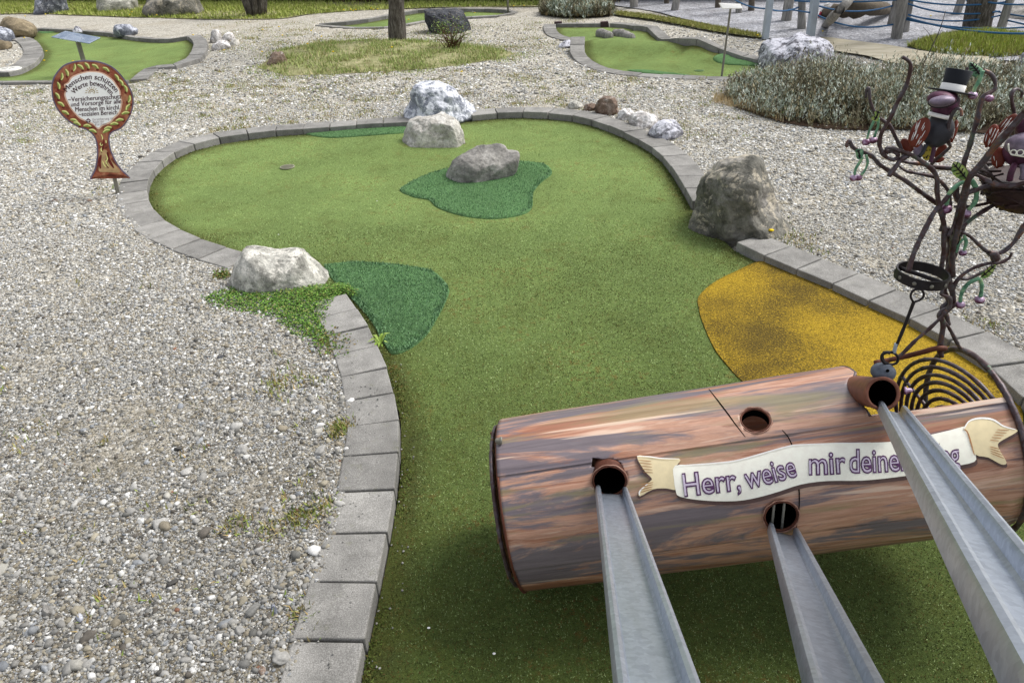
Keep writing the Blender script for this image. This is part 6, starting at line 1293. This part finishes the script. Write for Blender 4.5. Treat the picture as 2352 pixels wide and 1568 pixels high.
# ================================================================== lavender
def lavender(name, poly, n, h0, h1, label, seed=1, sc_=1.):
    P = np.asarray(poly)[:, :2]; pts = scatter_poly(P, n); dd = dist_poly(pts[:, 0], pts[:, 1], P); hh = h0 + (h1 - h0) * np.clip(dd / .5, 0, 1) * np.array([.8 + .75 * noise.noise(Vector((x * 1.9, y * 1.9, seed))) + .5 * noise.noise(Vector((x * 5, y * 5, seed))) for x, y in pts])
    root = empty(name, (*P.mean(0), 0), label, 'lavender')
    gap = np.array([noise.noise(Vector((x * 2.6, y * 2.6, 40 + seed))) + .5 * noise.noise(Vector((x * 7, y * 7, 3))) for x, y in pts]); k_ = (gap > -.30) | (RNG.uniform(0, 1, n) < .2); pts = pts[k_]; hh = hh[k_]; n = len(pts)
    Vs, Cs = [], []; pos, col = [], []
    sp_pos, sp_s, sp_r, sp_c = [], [], [], []
    a = RNG.uniform(0, 6.28, n); til = RNG.normal(0, .38, n); ln = hh * RNG.uniform(.6, 1.15, n); R_ = rotz(a, til)
    g = np.array([s2l(c) for c in ('a3ae9e', 'b7c1b3', '8b9682', 'ccd3c8', '8a8468', 'a59a7c')])
    C0 = g[RNG.integers(0, 6, n)]; br_ = np.array([noise.noise(Vector((x * 3.5, y * 3.5, 77))) for x, y in pts]) > .12; C0[br_] = np.array([s2l('7d7560'), s2l('8c8a70'), s2l('6a6650')])[RNG.integers(0, 3, int(br_.sum()))]
    # stems
    base = np.stack([pts[:, 0], pts[:, 1], np.zeros(n)], 1)
    V, F, C_ = mass(np.array([[-.5, 0, 0], [.5, 0, 0], [0, 0, 1.]]), np.array([[0, 1, 2]]), base, np.stack([np.full(n, .006), ln, ln], 1), R_, np.tile(s2l('5b5444'), (n, 1)) * RNG.uniform(.6, 1.3, (n, 1)))
    o = mk('stems', V, F, LEAFM, None, False, col=C_); adopt(o, root)
    m_ = 9; k = np.repeat(np.arange(n), m_); t = RNG.uniform(.42, 1.0, n * m_); tipv = R_[k] @ np.array([0, 0, 1.]); p = base[k] + tipv * (ln[k] * t)[:, None] + RNG.normal(0, .005, (n * m_, 3))
    az = RNG.uniform(0, 6.28, n * m_); rot = rotz(az, RNG.uniform(.35, 1.15, n * m_)); s = .023 * sc_ * RNG.uniform(.6, 1.4, n * m_)
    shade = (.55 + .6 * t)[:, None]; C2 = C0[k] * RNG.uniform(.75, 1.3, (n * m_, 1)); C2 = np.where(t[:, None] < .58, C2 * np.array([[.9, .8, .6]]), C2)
    V, F, C_ = mass(np.array([[-.5, 0, 0], [.5, 0, 0], [.12, .1, 1], [-.12, .1, 1]]), np.array([[0, 1, 2], [0, 2, 3]]), p, np.stack([s * .38, s, s], 1), rot, C2); o = mk('foliage', V, F, LEAFM, None, False, col=C_); adopt(o, root)
    v, f = fill2d(P, .12); o = mk('mulch', np.stack([v[:, 0], v[:, 1], GZ + .02 + 0 * v[:, 0]], 1), f, SOIL); adopt(o, root)
    root['kind'] = 'stuff'
LAV = wp([(1672, 205), (1668, 228), (1690, 252), (1740, 268), (1790, 285), (1850, 296), (1900, 302), (1980, 305), (2060, 303), (2150, 303), (2240, 310), (2352, 320), (2460, 330), (2500, 280), (2480, 225), (2400, 200), (2352, 197), (2250, 192), (2150, 192), (2050, 194), (2000, 200), (1940, 196), (1900, 190), (1850, 188), (1790, 190), (1720, 196)])
lavender('lavender_bed', LAV, 12500, .18, .44, 'broad bed of grey-green lavender behind the iron tree at the right', 1)
lavender('lavender_bed', wp([(1240, 36), (1290, 42), (1350, 43), (1400, 40), (1408, 33), (1380, 27), (1300, 26), (1250, 28)]), 5200, .22, .36, 'far grey-green lavender clump beyond the ridged green', 2, 1.8)
bl = blades('dry_grass', wp([(1636, 240), (1690, 250), (1740, 268), (1800, 287), (1760, 255), (1700, 228), (1640, 222)]), 2600, lambda x, y: GZ + 0 * x, .06, .005, ['c9b58c', 'd6c4a0', 'a9946a'], tilt=.9); tag(bl, 'dry straw-coloured grass at the left foot of the lavender bed', 'dry grass', kind='stuff')
# bare sapling behind the lavender
sb = G(2108, 205, GZ); root = empty('sapling', sb, 'thin bare sapling rising from the lavender toward the playground ropes', 'sapling'); st_ = [PY(2106, 195, sb[1]), PY(2120, 150, sb[1]), PY(2140, 110, sb[1]), PY(2158, 70, sb[1]), PY(2172, 25, sb[1])]
V, F = tube(st_, [.007, .005, .003], 6, sub=4); adopt(mk('trunk', V, F, BARK), root); mm = MB()
for (p, q) in (((2120, 150), (2098, 118)), ((2128, 132), (2155, 118)), ((2145, 100), (2120, 62)), ((2150, 88), (2165, 66)), ((2112, 175), (2090, 150)), ((2116, 165), (2138, 150))): mm.add(*tube([PY(*p, sb[1]), PY((p[0] + q[0]) / 2 + 2, (p[1] + q[1]) / 2 - 2, sb[1] + .02), PY(*q, sb[1] + .03)], [.0028, .0012], 5, sub=3))
adopt(mm.build('crown', BARK), root)
# ================================================================== dandelions
DZ = [('dandelions in the grass along the hedge', 'yellow dandelion flower in the grass along the foot of the brown hedge', [(806, 26), (812, 29), (818, 27), (853, 24), (858, 27), (868, 26), (938, 38), (1002, 24), (1012, 24), (1026, 20), (1057, 24), (1066, 25), (1078, 20), (1090, 23), (1180, 20), (1204, 19), (1255, 19), (1305, 18), (1310, 17), (300, 40), (60, 43), (107, 39), (362, 41), (305, 33), (790, 27)]),
      ('dandelions in the gravel', 'yellow dandelion flower in the gravel around the left green', [(446, 89), (604, 128), (716, 78), (740, 92), (709, 115), (165, 132), (99, 131), (58, 92), (104, 110), (605, 75), (517, 124), (642, 68), (650, 89)]),
      ('dandelions on the island', ['yellow dandelion flower in the left part of the grass island', 'yellow dandelion flower in the grass island below the tree trunk'], [(768, 138), (902, 127)]),
      ('dandelions by the main green', ['yellow dandelion flower on the rear kerb of the foreground lane above the dark turf', 'yellow dandelion flower beside the top of the ridge kerb', 'yellow dandelion flower on the right kerb of the ridged green near the thin plate post', 'yellow dandelion flower at the foot of the thin post with the white plate', 'yellow dandelion flower on the left curve of the ridged green kerb, upper of two', 'yellow dandelion flower on the left curve of the ridged green kerb, lower of two', 'yellow dandelion flower at the right end of the grass verge by the steel post', 'yellow dandelion flower in the gravel left of the ridge kerb', 'yellow dandelion flower in open gravel left of the blue-grey crusted boulder', 'yellow dandelion flower at the right foot of the big dark craggy boulder'], [(706, 293), (1888, 80), (1835, 124), (1669, 172), (1355, 134), (1370, 142), (1739, 87), (1316, 88), (1061, 175), (1768, 545)]),
      ('dandelions on the mound', ['yellow dandelion flower high on the grass mound, leftmost of the three on its right side', 'yellow dandelion flower on the right slope of the grass mound', 'yellow dandelion flower low on the grass mound front', 'yellow dandelion flower on the grass patch behind the blue ropes', 'yellow dandelion flower near the right end of the grass mound'], [(2261, 95), (2285, 101), (2227, 106), (2135, 45), (2300, 120)])]
hv = np.array([[math.cos(i * .698) * (1 if i % 2 else .8), math.sin(i * .698) * (1 if i % 2 else .8), .25] for i in range(9)] + [[0, 0, .6]] + [[0, 0, -.2]])
hf = [(i, (i + 1) % 9, 9) for i in range(9)] + [((i + 1) % 9, i, 10) for i in range(9)]
fl_mesh = None
for grp, lb0, pts in DZ:
    lb = lb0
    for n_, (u, v) in enumerate(pts):
        if isinstance(lb0, list): lb = lb0[n_]
        c = G(u, v + 2, GZ); hgt = .05; r = .021
        if fl_mesh is None:
            root = empty('dandelion', c, lb, 'dandelion', grp); h_ = mk('flower_head', hv * r + [0, 0, hgt], hf, FLOWER, None); s_ = mk('stem', *tube([(0, 0, 0), (.003, 0, hgt)], .002, 5, sub=1), simple('flower_stem', '7d9a44'), None); h_.parent = root; s_.parent = root; fl_mesh = (h_, s_)
        else:
            root = empty('dandelion', c, lb, 'dandelion', grp)
            for o in fl_mesh: q = o.copy(); link(q); q.parent = root
        root.location = Vector((c[0], c[1], float(hground(c[0:1], c[1:2])[0])))
for (u, v, lb) in ((640, 540, 'tiny white petal on the turf above the pale kerb boulder'), (866, 463, 'tiny white petal on the turf left of the dark central patch'), (985, 1443, 'tiny white petal on the turf near the bottom, nearer the left kerb'), (1135, 1502, 'tiny white petal on the turf near the bottom, left of the first chute')):
    c = G(u, v, .004); V, F = ell(c + [0, 0, .004], .0045, .0035, .0012, np.eye(3), 2); tag(mk('petal', V, F, WHITEP), lb, 'petal', 'white petal flecks on the turf')
